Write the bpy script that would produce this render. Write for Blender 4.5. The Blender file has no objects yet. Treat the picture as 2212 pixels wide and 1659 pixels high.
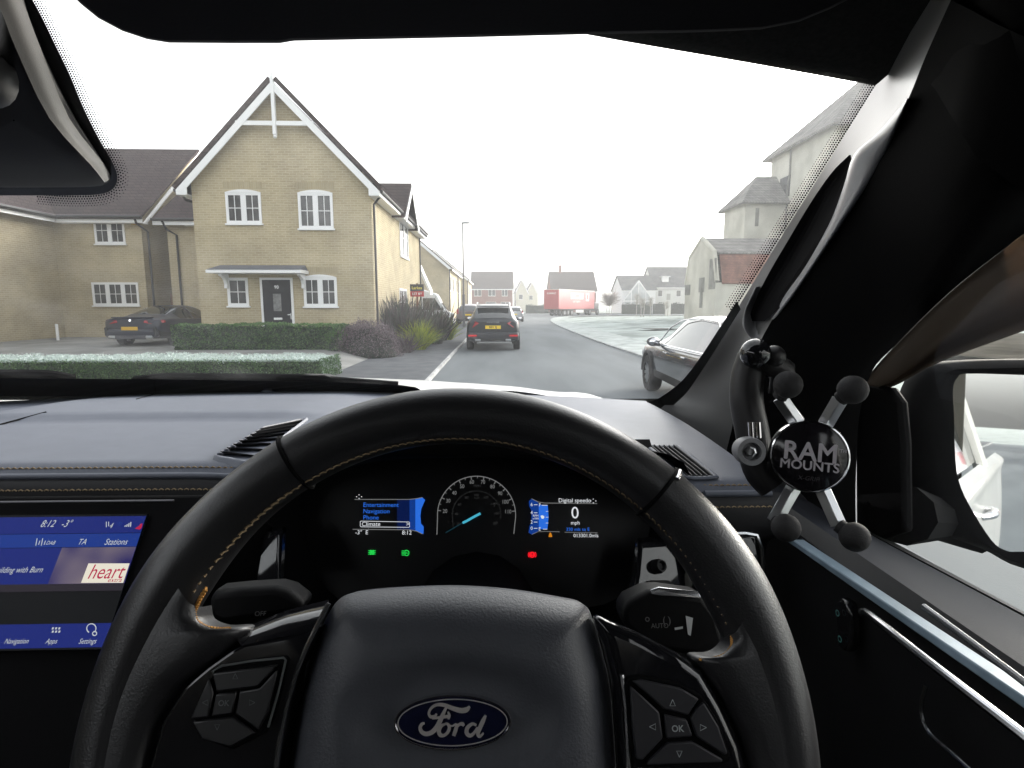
import bpy, bmesh, math, random
import numpy as np
from mathutils import Vector, Matrix

# ------------------------------------------------------------------ camera, sky, sun, exposure
SC = bpy.context.scene
COL = SC.collection
R = math.radians
YAW = math.atan(33 / 1216); PIT = math.atan(170.5 / 1216); EYE = 1.65
cam_d = bpy.data.cameras.new("camera"); cam = bpy.data.objects.new("camera", cam_d); COL.objects.link(cam)
cam_d.sensor_width = 36; cam_d.lens = 36 * 1216 / 2212; cam_d.clip_start = 0.02; cam_d.clip_end = 2000
cam.location = (0, 0, EYE); cam.rotation_euler = (math.pi / 2 - PIT, 0, -YAW)
SC.camera = cam
SUN_AZ, SUN_EL = R(48), R(11)
world = bpy.data.worlds.new("World"); SC.world = world; world.use_nodes = True
wn = world.node_tree; bg = wn.nodes["Background"]
sky = wn.nodes.new("ShaderNodeTexSky"); sky.sky_type = 'NISHITA'; sky.sun_disc = False
sky.sun_elevation = SUN_EL; sky.sun_rotation = SUN_AZ; sky.air_density = 1.0; sky.dust_density = 6.0; sky.ozone_density = 1.0
hs = wn.nodes.new("ShaderNodeHueSaturation"); hs.inputs["Saturation"].default_value = 0.16
wn.links.new(sky.outputs[0], hs.inputs["Color"]); wn.links.new(hs.outputs[0], bg.inputs[0])
bg.inputs[1].default_value = 0.15
sl = bpy.data.lights.new("sun", 'SUN'); so = bpy.data.objects.new("sun", sl); COL.objects.link(so)
sl.energy = 1.3; sl.angle = R(16); sl.color = (1.0, 0.90, 0.76)
so.rotation_euler = Vector((-math.sin(SUN_AZ) * math.cos(SUN_EL), -math.cos(SUN_AZ) * math.cos(SUN_EL), -math.sin(SUN_EL))).to_track_quat('-Z', 'Y').to_euler()
SC.view_settings.view_transform = 'Standard'; SC.view_settings.look = 'None'; SC.view_settings.gamma = 1
EXPO = 2.6
SC.view_settings.exposure = EXPO
SC.cycles.volume_bounces = 0; SC.cycles.max_bounces = 8; SC.cycles.transparent_max_bounces = 24
SC.cycles.use_denoising = True

# ------------------------------------------------------------------ measuring helpers
FPX = 1216.0
_fw = Vector((math.sin(YAW) * math.cos(PIT), math.cos(YAW) * math.cos(PIT), -math.sin(PIT)))
_rt = Vector((math.cos(YAW), -math.sin(YAW), 0)); _up = _rt.cross(_fw)
EYEV = Vector((0, 0, EYE))
def ray(px, py): return _fw + _rt * ((px - 1106) / FPX) + _up * ((829.5 - py) / FPX)
def at(px, py, Y): d = ray(px, py); return EYEV + d * (Y / d.y)
def atd(px, py, D): return EYEV + ray(px, py) * D
def onz(px, py, z=0.0): d = ray(px, py); return EYEV + d * ((z - EYE) / d.z)
def onx(px, py, x): d = ray(px, py); return EYEV + d * (x / d.x)
def onpl(px, py, P, n): d = ray(px, py); return EYEV + d * ((P - EYEV).dot(n) / d.dot(n))
V = Vector
rnd = random.Random(7); NR = np.random.default_rng(11)
def lerp(a, b, t): return a + (b - a) * t
def sstep(a, b, x): t = min(1, max(0, (x - a) / (b - a))); return t * t * (3 - 2 * t)
def cr(pts, n, closed=False):
    """Catmull-Rom through pts, n samples per span"""
    P = [V(p) for p in pts]; m = len(P); out = []
    for i in range(m if closed else m - 1):
        p1, p2 = P[i], P[(i + 1) % m]
        p0 = P[i - 1] if (i > 0 or closed) else p1 * 2 - p2
        p3 = P[(i + 2) % m] if (i + 2 < m or closed) else p2 * 2 - p1
        for k in range(n):
            t = k / n
            out.append(0.5 * ((2 * p1) + (p2 - p0) * t + (2 * p0 - 5 * p1 + 4 * p2 - p3) * t * t + (3 * p1 - p0 - 3 * p2 + p3) * t ** 3))
    if not closed: out.append(P[-1])
    return out

# ------------------------------------------------------------------ materials
def _n(nt, t, **kw):
    x = nt.nodes.new(t)
    for k, v in kw.items(): setattr(x, k, v)
    return x
def mat(name, col, rough=.5, metal=0., spec=.5, col2=None, ns=8., bump=0., bs=300., coat=0., emit=0., detail=6., stretch=None, cr_=(.35, .65), bd=.002):
    m = bpy.data.materials.new(name); m.use_nodes = True; nt = m.node_tree; b = nt.nodes["Principled BSDF"]
    b.inputs["Base Color"].default_value = (*col, 1); b.inputs["Roughness"].default_value = rough; b.inputs["Metallic"].default_value = metal
    b.inputs["Specular IOR Level"].default_value = spec; b.inputs["Coat Weight"].default_value = coat
    tc = _n(nt, "ShaderNodeTexCoord")
    if emit: b.inputs["Emission Color"].default_value = (*col, 1); b.inputs["Emission Strength"].default_value = emit
    if col2 is not None:
        no = _n(nt, "ShaderNodeTexNoise"); no.inputs["Scale"].default_value = ns; no.inputs["Detail"].default_value = detail
        if stretch:
            mp = _n(nt, "ShaderNodeMapping"); mp.inputs["Scale"].default_value = stretch
            nt.links.new(tc.outputs["Object"], mp.inputs[0]); nt.links.new(mp.outputs[0], no.inputs["Vector"])
        else: nt.links.new(tc.outputs["Object"], no.inputs["Vector"])
        r = _n(nt, "ShaderNodeValToRGB"); r.color_ramp.elements[0].position = cr_[0]; r.color_ramp.elements[1].position = cr_[1]
        r.color_ramp.elements[0].color = (*col, 1); r.color_ramp.elements[1].color = (*col2, 1)
        nt.links.new(no.outputs["Fac"], r.inputs[0]); nt.links.new(r.outputs[0], b.inputs["Base Color"])
    if bump:
        no = _n(nt, "ShaderNodeTexNoise"); no.inputs["Scale"].default_value = bs; no.inputs["Detail"].default_value = 3
        nt.links.new(tc.outputs["Object"], no.inputs["Vector"])
        bu = _n(nt, "ShaderNodeBump"); bu.inputs["Strength"].default_value = bump; bu.inputs["Distance"].default_value = bd
        nt.links.new(no.outputs["Fac"], bu.inputs["Height"]); nt.links.new(bu.outputs[0], b.inputs["Normal"])
    return m
def brickmat(name, c1, c2, mortar, bw=.225, rh=.075, ms=.010, patch=None, rough=.9, bump=.4):
    m = bpy.data.materials.new(name); m.use_nodes = True; nt = m.node_tree; b = nt.nodes["Principled BSDF"]
    b.inputs["Roughness"].default_value = rough; b.inputs["Specular IOR Level"].default_value = .2
    tc = _n(nt, "ShaderNodeTexCoord"); sp = _n(nt, "ShaderNodeSeparateXYZ"); nt.links.new(tc.outputs["Object"], sp.inputs[0])
    ad = _n(nt, "ShaderNodeMath"); nt.links.new(sp.outputs[0], ad.inputs[0]); nt.links.new(sp.outputs[1], ad.inputs[1])
    cb = _n(nt, "ShaderNodeCombineXYZ"); nt.links.new(ad.outputs[0], cb.inputs[0]); nt.links.new(sp.outputs[2], cb.inputs[1])
    br = _n(nt, "ShaderNodeTexBrick"); nt.links.new(cb.outputs[0], br.inputs["Vector"])
    br.inputs["Scale"].default_value = 1; br.inputs["Brick Width"].default_value = bw; br.inputs["Row Height"].default_value = rh
    br.inputs["Mortar Size"].default_value = ms; br.inputs["Mortar Smooth"].default_value = .3
    br.inputs["Color1"].default_value = (*c1, 1); br.inputs["Color2"].default_value = (*c2, 1); br.inputs["Mortar"].default_value = (*mortar, 1)
    no = _n(nt, "ShaderNodeTexNoise"); no.inputs["Scale"].default_value = .9; no.inputs["Detail"].default_value = 8
    nt.links.new(tc.outputs["Object"], no.inputs["Vector"])
    r = _n(nt, "ShaderNodeValToRGB"); r.color_ramp.elements[0].position = .3; r.color_ramp.elements[1].position = .7
    p = patch or (.82, 1.12); r.color_ramp.elements[0].color = (p[0],) * 3 + (1,); r.color_ramp.elements[1].color = (p[1], p[1], p[1] * .98, 1)
    nt.links.new(no.outputs["Fac"], r.inputs[0])
    mx = _n(nt, "ShaderNodeMix", data_type='RGBA', blend_type='MULTIPLY'); mx.inputs[0].default_value = 1
    nt.links.new(br.outputs["Color"], mx.inputs[6]); nt.links.new(r.outputs[0], mx.inputs[7]); nt.links.new(mx.outputs[2], b.inputs["Base Color"])
    bu = _n(nt, "ShaderNodeBump"); bu.inputs["Strength"].default_value = bump; bu.inputs["Distance"].default_value = .01; bu.invert = True
    nt.links.new(br.outputs["Fac"], bu.inputs["Height"]); nt.links.new(bu.outputs[0], b.inputs["Normal"])
    return m
def glass(name, tint, refl=1.0, rough=0.0, ior=1.45):
    m = bpy.data.materials.new(name); m.use_nodes = True; nt = m.node_tree; nt.nodes.clear()
    o = _n(nt, "ShaderNodeOutputMaterial"); mx = _n(nt, "ShaderNodeMixShader"); t = _n(nt, "ShaderNodeBsdfTransparent"); g = _n(nt, "ShaderNodeBsdfGlossy")
    f = _n(nt, "ShaderNodeFresnel"); f.inputs[0].default_value = ior
    mu = _n(nt, "ShaderNodeMath", operation='MULTIPLY'); mu.inputs[1].default_value = refl
    t.inputs[0].default_value = (*tint, 1); g.inputs["Roughness"].default_value = rough
    nt.links.new(f.outputs[0], mu.inputs[0]); nt.links.new(mu.outputs[0], mx.inputs[0]); nt.links.new(t.outputs[0], mx.inputs[1]); nt.links.new(g.outputs[0], mx.inputs[2]); nt.links.new(mx.outputs[0], o.inputs[0])
    return m
def glow(name, col, s): 
    m = bpy.data.materials.new(name); m.use_nodes = True; nt = m.node_tree; b = nt.nodes["Principled BSDF"]
    b.inputs["Base Color"].default_value = (.01, .01, .01, 1); b.inputs["Roughness"].default_value = .4; b.inputs["Specular IOR Level"].default_value = .1
    b.inputs["Emission Color"].default_value = (*col, 1); b.inputs["Emission Strength"].default_value = s * 2 ** -EXPO
    return m

# ------------------------------------------------------------------ mesh builder
_textcache = {}
def textgeo(s, shear=0., bold=0., align='CENTER'):
    k = (s, shear, bold, align)
    if k not in _textcache:
        c = bpy.data.curves.new("lettering", 'FONT'); c.body = s; c.size = 1; c.align_x = align; c.align_y = 'CENTER'; c.shear = shear; c.offset = bold; c.resolution_u = 3
        o = bpy.data.objects.new("lettering", c); COL.objects.link(o)
        dg = bpy.context.evaluated_depsgraph_get(); dg.update(); me = o.evaluated_get(dg).to_mesh()
        _textcache[k] = ([tuple(v.co) for v in me.vertices], [tuple(p.vertices) for p in me.polygons])
        o.evaluated_get(dg).to_mesh_clear(); bpy.data.objects.remove(o); bpy.data.curves.remove(c)
    return _textcache[k]
ORG = {}
class MB:
    def __init__(s): s.v = []; s.f = []; s.m = []
    def add(s, vs, fs, mi=0):
        b = len(s.v); s.v += [tuple(p) for p in vs]; s.f += [tuple(i + b for i in f) for f in fs]; s.m += [mi] * len(fs); return s
    def box(s, c, d, mi=0, rz=0., M=None):
        hx, hy, hz = d[0] / 2, d[1] / 2, d[2] / 2; vs = []
        for z in (-hz, hz):
            for x, y in ((-hx, -hy), (hx, -hy), (hx, hy), (-hx, hy)):
                p = V((x, y, z))
                if M is not None: p = M @ p
                elif rz: p = V((x * math.cos(rz) - y * math.sin(rz), x * math.sin(rz) + y * math.cos(rz), z))
                vs.append(p + V(c))
        return s.add(vs, [(3, 2, 1, 0), (4, 5, 6, 7), (0, 1, 5, 4), (1, 2, 6, 5), (2, 3, 7, 6), (3, 0, 4, 7)], mi)
    def b2(s, x0, x1, y0, y1, z0, z1, mi=0): return s.box(((x0 + x1) / 2, (y0 + y1) / 2, (z0 + z1) / 2), (x1 - x0, y1 - y0, z1 - z0), mi)
    def grid(s, rows, mi=0, cu=False, cv=False, flip=False):
        nr, nc = len(rows), len(rows[0]); vs = [p for r in rows for p in r]; fs = []
        for i in range(nr if cv else nr - 1):
            for j in range(nc if cu else nc - 1):
                q = (i * nc + j, i * nc + (j + 1) % nc, ((i + 1) % nr) * nc + (j + 1) % nc, ((i + 1) % nr) * nc + j)
                fs.append(q[::-1] if flip else q)
        return s.add(vs, fs, mi)
    def surf(s, ctrl, nu=6, nv=6, mi=0, flip=False):
        rows = [cr(r, nu) for r in ctrl]; cols = [cr([r[j] for r in rows], nv) for j in range(len(rows[0]))]
        return s.grid([[c[i] for c in cols] for i in range(len(cols[0]))], mi, flip=flip)
    def tube(s, path, r, n=10, closed=False, mi=0, caps=True, flat=None, nrm=None):
        """round (or flattened: flat=(a,b) radii along nrm-perp and nrm) tube along path; r number or list"""
        P = [V(p) for p in path]; m = len(P); rows = []; prev = None
        for i, p in enumerate(P):
            t = (P[(i + 1) % m] - P[i - 1]) if closed else (P[min(i + 1, m - 1)] - P[max(i - 1, 0)])
            t.normalize()
            a = V(nrm) if nrm is not None else (prev if prev is not None else (V((0, 0, 1)) if abs(t.z) < .9 else V((1, 0, 0))))
            a = (a - t * a.dot(t)).normalized(); prev = a; b = t.cross(a)
            rr = r[i] if isinstance(r, (list, tuple)) else r
            ra, rb = (flat[0] * rr, flat[1] * rr) if flat else (rr, rr)
            rows.append([p + b * (ra * math.cos(k * 2 * math.pi / n)) + a * (rb * math.sin(k * 2 * math.pi / n)) for k in range(n)])
        s.grid(rows, mi, cu=True, cv=closed)
        if caps and not closed:
            b = len(s.v); s.add(rows[0], [tuple(range(n))[::-1]], mi); s.add(rows[-1], [tuple(range(n))], mi)
        return s
    def lathe(s, prof, O, ax, n=24, mi=0):
        ax = V(ax).normalized(); a = ax.orthogonal().normalized(); b = ax.cross(a); O = V(O)
        rows = [[O + ax * h + (a * math.cos(k * 2 * math.pi / n) + b * math.sin(k * 2 * math.pi / n)) * max(r, 1e-5) for k in range(n)] for r, h in prof]
        return s.grid(rows, mi, cu=True)
    def ball(s, c, r, mi=0, n=16): return s.lathe([(r * math.sin(math.pi * k / 10), -r * math.cos(math.pi * k / 10)) for k in range(11)], c, (0, 0, 1), n, mi)
    def prism(s, pts, off, mi=0, bevel=0., mside=None):
        """closed polygon pts extruded by vector off"""
        P = [V(p) for p in pts]; n = len(P); o = V(off)
        s.add(P, [tuple(range(n))[::-1]], mi); s.add([p + o for p in P], [tuple(range(n))], mi)
        s.add(P + [p + o for p in P], [(i, (i + 1) % n, n + (i + 1) % n, n + i) for i in range(n)], mi if mside is None else mside); return s
    def poly(s, pts, mi=0): return s.add(pts, [tuple(range(len(pts)))], mi)
    def text(s, t, size, O, ex, ey, mi=0, align='CENTER', shear=0., bold=0., sx=1., lift=.0004):
        vs, fs = textgeo(t, shear, bold, align); ex = V(ex).normalized(); ey = V(ey).normalized(); n = ex.cross(ey)
        return s.add([V(O) + ex * (x * size * sx) + ey * (y * size) + n * lift for x, y, z in vs], fs, mi)
    def stroke(s, pts, w, O, ex, ey, mi=0, lift=.0006):
        """flat ribbon; pts [(x,y,(width))] in plane"""
        ex, ey = V(ex), V(ey); n = ex.cross(ey).normalized(); L = []; Rr = []
        for i, p in enumerate(pts):
            q0 = pts[max(i - 1, 0)]; q1 = pts[min(i + 1, len(pts) - 1)]; dx, dy = q1[0] - q0[0], q1[1] - q0[1]; l = math.hypot(dx, dy) or 1
            ww = (p[2] if len(p) > 2 else w) / 2; nx, ny = -dy / l * ww, dx / l * ww
            L.append(V(O) + ex * (p[0] + nx) + ey * (p[1] + ny) + n * lift); Rr.append(V(O) + ex * (p[0] - nx) + ey * (p[1] - ny) + n * lift)
        return s.grid([Rr, L], mi)
    def build(s, name, mats, parent=None, smooth=35, bevel=0., seg=2, solid=0., sub=0, merge=False):
        if not isinstance(mats, (list, tuple)): mats = [mats]
        org = ORG.get(parent.name, V()) if parent is not None else V()
        me = bpy.data.meshes.new(name); me.from_pydata([(x - org.x, y - org.y, z - org.z) for x, y, z in s.v], [], s.f)
        for m in mats: me.materials.append(m)
        me.polygons.foreach_set("material_index", s.m)
        if merge or bevel or solid or sub:
            bm = bmesh.new(); bm.from_mesh(me); bmesh.ops.remove_doubles(bm, verts=bm.verts, dist=1e-5); bmesh.ops.recalc_face_normals(bm, faces=bm.faces); bm.to_mesh(me); bm.free()
        if smooth:
            me.polygons.foreach_set("use_smooth", [True] * len(me.polygons)); me.set_sharp_from_angle(angle=R(smooth))
        o = bpy.data.objects.new(name, me); COL.objects.link(o)
        if parent is not None: o.parent = parent; ORG[o.name] = org
        if solid: md = o.modifiers.new("solid", 'SOLIDIFY'); md.thickness = solid; md.offset = 0
        if bevel: md = o.modifiers.new("bevel", 'BEVEL'); md.width = bevel; md.segments = seg; md.limit_method = 'ANGLE'; md.angle_limit = R(40)
        if sub: md = o.modifiers.new("sub", 'SUBSURF'); md.levels = sub; md.render_levels = sub
        return o
def tag(o, label=None, cat=None, group=None, kind=None):
    if label: o["label"] = label
    if cat: o["category"] = cat
    if group: o["group"] = group
    if kind: o["kind"] = kind
    return o
def thing(name, label, cat, loc=(0, 0, 0), group=None):
    o = bpy.data.objects.new(name, None); COL.objects.link(o); o.location = loc; o.empty_display_size = .2; ORG[o.name] = V(loc)
    return tag(o, label, cat, group)
def place(o, loc, rz=0.):   # move a thing that was built at the world origin
    o.location = loc; o.rotation_euler = (0, 0, rz); ORG[o.name] = V(loc); return o
def copy_tree(o, parent=None):
    c = o.copy(); COL.objects.link(c)
    if parent is not None: c.parent = parent
    for ch in list(o.children): copy_tree(ch, c)
    return c

M = {}
M['asphalt'] = mat('asphalt', (.092, .105, .115), .9, spec=.25, col2=(.135, .151, .162), ns=.9, bump=.6, bs=45, detail=10, stretch=(1, .16, 1), cr_=(.36, .66))
M['pavement'] = mat('pavement asphalt', (.066, .071, .080), .9, spec=.2, col2=(.100, .106, .116), ns=2.2, bump=.4, bs=80)
M['kerb'] = mat('kerb stone', (.26, .265, .265), .85, col2=(.42, .425, .425), ns=2.5)
M['drive'] = mat('drive surface', (.17, .17, .165), .9, col2=(.26, .26, .25), ns=1.1, bump=.3, bs=50)
M['frost'] = mat('frosted ground', (.245, .27, .255), .95, spec=0, col2=(.42, .46, .445), ns=.5, bump=.6, bs=9, detail=12, cr_=(.36, .58), bd=.03)
M['mud'] = mat('frozen mud', (.032, .029, .023), .95, spec=0, col2=(.085, .078, .064), ns=.8, detail=10); M['pathm'] = mat('frosted path', (.11, .11, .10), .95, spec=0, col2=(.27, .275, .27), ns=.8, detail=10)
M['brick'] = brickmat('buff brick', (.45, .378, .250), (.39, .325, .208), (.50, .435, .31), ms=.012)
M['brick_arch'] = brickmat('buff brick arch', (.41, .345, .225), (.36, .30, .19), (.40, .35, .25), bw=.07, rh=.24)
M['brick_red'] = brickmat('red brick', (.24, .085, .065), (.20, .07, .055), (.26, .16, .13))
M['tile_roof'] = brickmat('brown roof tile', (.075, .055, .055), (.060, .045, .046), (.035, .028, .028), bw=.30, rh=.16, ms=.012, patch=(.85, 1.15), bump=.8)
M['tile_grey'] = brickmat('grey roof tile', (.15, .148, .15), (.12, .118, .12), (.05, .05, .05), bw=.30, rh=.2, ms=.012, patch=(.7, 1.25), bump=.8)
M['pantile'] = brickmat('weathered tile', (.26, .245, .235), (.20, .19, .182), (.11, .105, .10), bw=.34, rh=.34, ms=.03, patch=(.65, 1.3), bump=.8)
M['red_tile'] = brickmat('red clay tile', (.25, .125, .095), (.20, .10, .078), (.15, .08, .07), bw=.3, rh=.2, ms=.012, patch=(.6, 1.35), bump=.6)
M['white'] = mat('white upvc', (.80, .80, .80), .4)
M['black_plastic_out'] = mat('black gutter plastic', (.018, .016, .016), .4)
M['pane'] = mat('window pane', (.035, .036, .04), .06, spec=.6, col2=(.075, .075, .075), ns=1.5)
M['door_black'] = mat('black door', (.006, .006, .010), .4, spec=.3)
M['lead'] = mat('canopy roof', (.10, .11, .14), .5, col2=(.13, .14, .17), ns=5)
M['stone'] = mat('old render', (.42, .405, .35), .95, spec=.1, col2=(.60, .58, .51), ns=.35, detail=12, bump=.4, bs=12, bd=.02)
M['stone_dark'] = mat('stained render', (.17, .165, .15), .95, spec=.1, col2=(.28, .275, .25), ns=1.2, detail=10)
M['cream'] = mat('cream render', (.55, .52, .42), .9, col2=(.60, .57, .47), ns=1)
M['wood'] = mat('brown fence wood', (.16, .075, .035), .8, col2=(.22, .11, .055), ns=2, stretch=(8, 8, .5))
M['tyre'] = mat('tyre rubber', (.012, .012, .013), .8)
M['rim'] = mat('alloy rim', (.35, .36, .38), .3, metal=.9)
M['carglass'] = mat('car glass', (.012, .016, .018), .04, spec=1.0); M['carglass'].node_tree.nodes['Principled BSDF'].inputs['IOR'].default_value = 1.75
M['chrome'] = mat('chrome', (.75, .75, .77), .12, metal=1)
M['plate'] = mat('yellow number plate', (.85, .58, .02), .4)
M['ink'] = mat('black print', (.01, .01, .01), .5)
M['taillight'] = mat('red lamp lens', (.35, .012, .02), .15, coat=.5)
M['reflector_glow'] = glow('glowing red reflector', (1., .03, .04), .7)  # for reflectors, which are no lamps; their shine is put in as emission

# ------------------------------------------------------------------ setting: ground, road, pavement, drive
b = MB(); b.grid([[V((x, y, -.03)) for x in (-700, -60, 0, 60, 700)] for y in (-400, -60, 0, 60, 140, 900)]); tag(b.build('ground', M['frost']), kind='structure')
# road: straight towards the bend, then sweeping right in front of the far houses
Lk = [(-1.45, -60), (-1.45, 10), (-1.40, 25), (-1.35, 45), (-1.0, 70), (.2, 90), (4, 101), (14, 107), (40, 110), (120, 112)]
Rk = [(4.7, -60), (4.7, 10), (4.55, 25), (4.9, 45), (5.9, 62), (8.2, 76), (12.5, 84), (20, 89), (42, 92), (120, 94)]
Lc = cr([(x, y, 0) for x, y in Lk], 8); Rc = cr([(x, y, 0) for x, y in Rk], 8)
tag(MB().grid([[lerp(l, r, t) for t in (0, .25, .5, .75, 1)] for l, r in zip(Lc, Rc)]).build('road', M['asphalt'], smooth=0), kind='structure')
def offs(path, d):
    out = []
    for i, p in enumerate(path):
        t = (path[min(i + 1, len(path) - 1)] - path[max(i - 1, 0)]).normalized(); out.append(p + V((-t.y, t.x, 0)) * d)
    return out
def strip(path, d0, d1, z0, z1, name, m, step=False):
    a, c = offs(path, d0), offs(path, d1); rows = []
    for p, q in zip(a, c):
        r = []
        if step: r.append(V((p.x, p.y, -.02)))
        r += [V((p.x, p.y, z0)), V((q.x, q.y, z1))]
        rows.append(r)
    return tag(MB().grid(rows, flip=True).build(name, m, smooth=0), kind='structure')
strip(Lc, 0, .065, .085, .09, 'kerb', M['kerb'], True)
strip(Lc, .065, 2.3, .088, .10, 'pavement', M['pavement'])
M['verge'] = mat('frosted verge', (.31, .335, .325), .95, spec=0, col2=(.49, .52, .51), ns=1.5, bump=.6, bs=14, detail=10, bd=.02)
strip(Rc, 0, -.10, .05, .06, 'kerb', mat('dull kerb stone', (.24, .25, .25), .9, col2=(.38, .40, .40), ns=2), True)
strip(Rc, -.10, -1.9, .06, .09, 'verge', M['verge'])
# the plots on the left rise gently from the pavement to the houses
rows = []
for y in (-30, 4, 10.5, 12.6, 14.5, 17, 19.5, 30, 60):
    zz = .10 + .24 * sstep(12, 18.5, y)
    rows.append([V((x, y, zz if x < -4.2 else .10)) for x in (-60, -20, -8, -4.6, -3.75)])
tag(MB().grid(rows, flip=True).build('driveway', M['drive'], smooth=60), kind='structure')
# right-hand green: rough frosted ground with mounds and a bare path
rows = []
for i in range(60):
    y = 4 + i * 1.5; r = []
    for j in range(34):
        x = 6.4 + j * 1.1 + (max(0, y - 58) ** 1.5) * .17
        n = math.sin(x * .9 + y * .35) * math.sin(y * .27 + 1.3) * .10 + math.sin(x * 2.3 + y * 1.1) * .03 + (.22 * math.exp(-((x - 10) / 4) ** 2 - ((y - 27) / 7) ** 2))
        r.append(V((x, y, .09 + max(-.05, n) * sstep(0, 3, j))))
    if y < 80: rows.append(r)
tag(MB().grid(rows).build('green', M['frost'], smooth=80), kind='structure')
b = MB(); rows = []
for t in range(21):
    y = 24 + t * .55; x = lerp(22, 9.3, t / 20); rows.append([V((x - 1.6, y - .7, .34)), V((x + 1.6, y + .7, .34))])
rows = [[V((x, lerp(34, 39, (x - 9) / 30), .20 + .02 * math.sin(x))), V((x, lerp(36, 42.5, (x - 9) / 30), .20 + .02 * math.sin(x)))] for x in range(9, 40)]
tag(MB().grid(rows).build('path', M['pathm'], smooth=60), kind='structure')

for (x0, y0, x1, y1, w) in ((10.2, 24.5, 16, 22.2, .9), (13.5, 31, 21, 29.5, 1.0), (8.6, 19.5, 12.5, 17.6, .7)):
    rows = []
    for k in range(25):
        t = k / 24; ww = w * math.sin(math.pi * min(.97, max(.03, t))) ** .6 * (1 + .25 * math.sin(k * 1.9)); p = V((lerp(x0, x1, t), lerp(y0, y1, t) + .3 * math.sin(k * .8), 0)); n_ = V((y1 - y0, x0 - x1, 0)).normalized()
        rows.append([p + n_ * (ww * q) + V((0, 0, .16 + .22 * math.exp(-((p.x - 10) / 4) ** 2 - ((p.y - 27) / 7) ** 2) + .10 * (1 - q * q) * (1 + .5 * math.sin(k * 2.3 + q * 3)))) for q in (-1, -.5, 0, .5, 1)])
    tag(MB().grid(rows).build('soil', mat('bare soil', (.06, .052, .045), .95, spec=0, col2=(.15, .14, .125), ns=2.5, bump=.8, bs=12, bd=.03), smooth=80), kind='structure')
rows = [[V((x + 1.5 * math.sin(y * .7), y, .32 + .03 * math.sin(x * 1.3 + y) + .02 * math.sin(x * 3.1))) for x in [13.2 + k * 1.1 for k in range(30)]] for y in [2 + j for j in range(25)]]
tag(MB().grid(rows).build('soil', M['mud'], smooth=80), kind='structure')
# ------------------------------------------------------------------ foliage helpers
def leafquads(b, P, size, mi, squash=1., upright=0., asp=.55):
    """little bent leaves at points P (n,3)"""
    n = len(P); d = NR.normal(size=(n, 3)); d[:, 2] = d[:, 2] * (1 - upright) + upright * np.abs(d[:, 2]) * 2
    d /= np.linalg.norm(d, axis=1)[:, None]; e = np.cross(d, NR.normal(size=(n, 3))); e /= np.linalg.norm(e, axis=1)[:, None]
    s = size * (0.6 + .8 * NR.random(n))[:, None]
    A = P - d * s / 2; C = P + d * s / 2; B = P + e * s * asp / 2; D = P - e * s * asp / 2
    base = len(b.v); q = np.stack([A, B, C, D], 1).reshape(-1, 3)
    b.v += [tuple(x) for x in q.tolist()]; b.f += [(base + 4 * i, base + 4 * i + 1, base + 4 * i + 2, base + 4 * i + 3) for i in range(n)]
    b.m += (mi if isinstance(mi, list) else [mi] * n)
M['lf_dk'] = mat('dark hedge leaf', (.018, .050, .018), .6, spec=.3); M['lf_md'] = mat('hedge leaf', (.055, .135, .028), .55, spec=.3); M['lf_lt'] = mat('light hedge leaf', (.11, .20, .055), .55, spec=.3)
M['lf_frost'] = mat('frosted leaf', (.50, .56, .54), .8, spec=.2); M['lf_frost2'] = mat('part frosted leaf', (.33, .40, .37), .8, spec=.2)
M['lf_core'] = mat('hedge twigs', (.012, .022, .012), .9, spec=.1)
M['lf_pur'] = mat('purple leaf', (.085, .055, .066), .7, spec=.2); M['lf_pur2'] = mat('frosted purple leaf', (.19, .15, .165), .8, spec=.2)
M['flax'] = mat('flax blade', (.040, .030, .034), .5, spec=.4, col2=(.075, .055, .05), ns=3); M['flax2'] = mat('green flax blade', (.055, .070, .045), .5, spec=.4)
M['ygrass'] = mat('yellow sedge', (.30, .34, .035), .6, spec=.2, col2=(.42, .44, .07), ns=4); M['ygrass2'] = mat('green sedge', (.13, .20, .03), .6)
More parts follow.
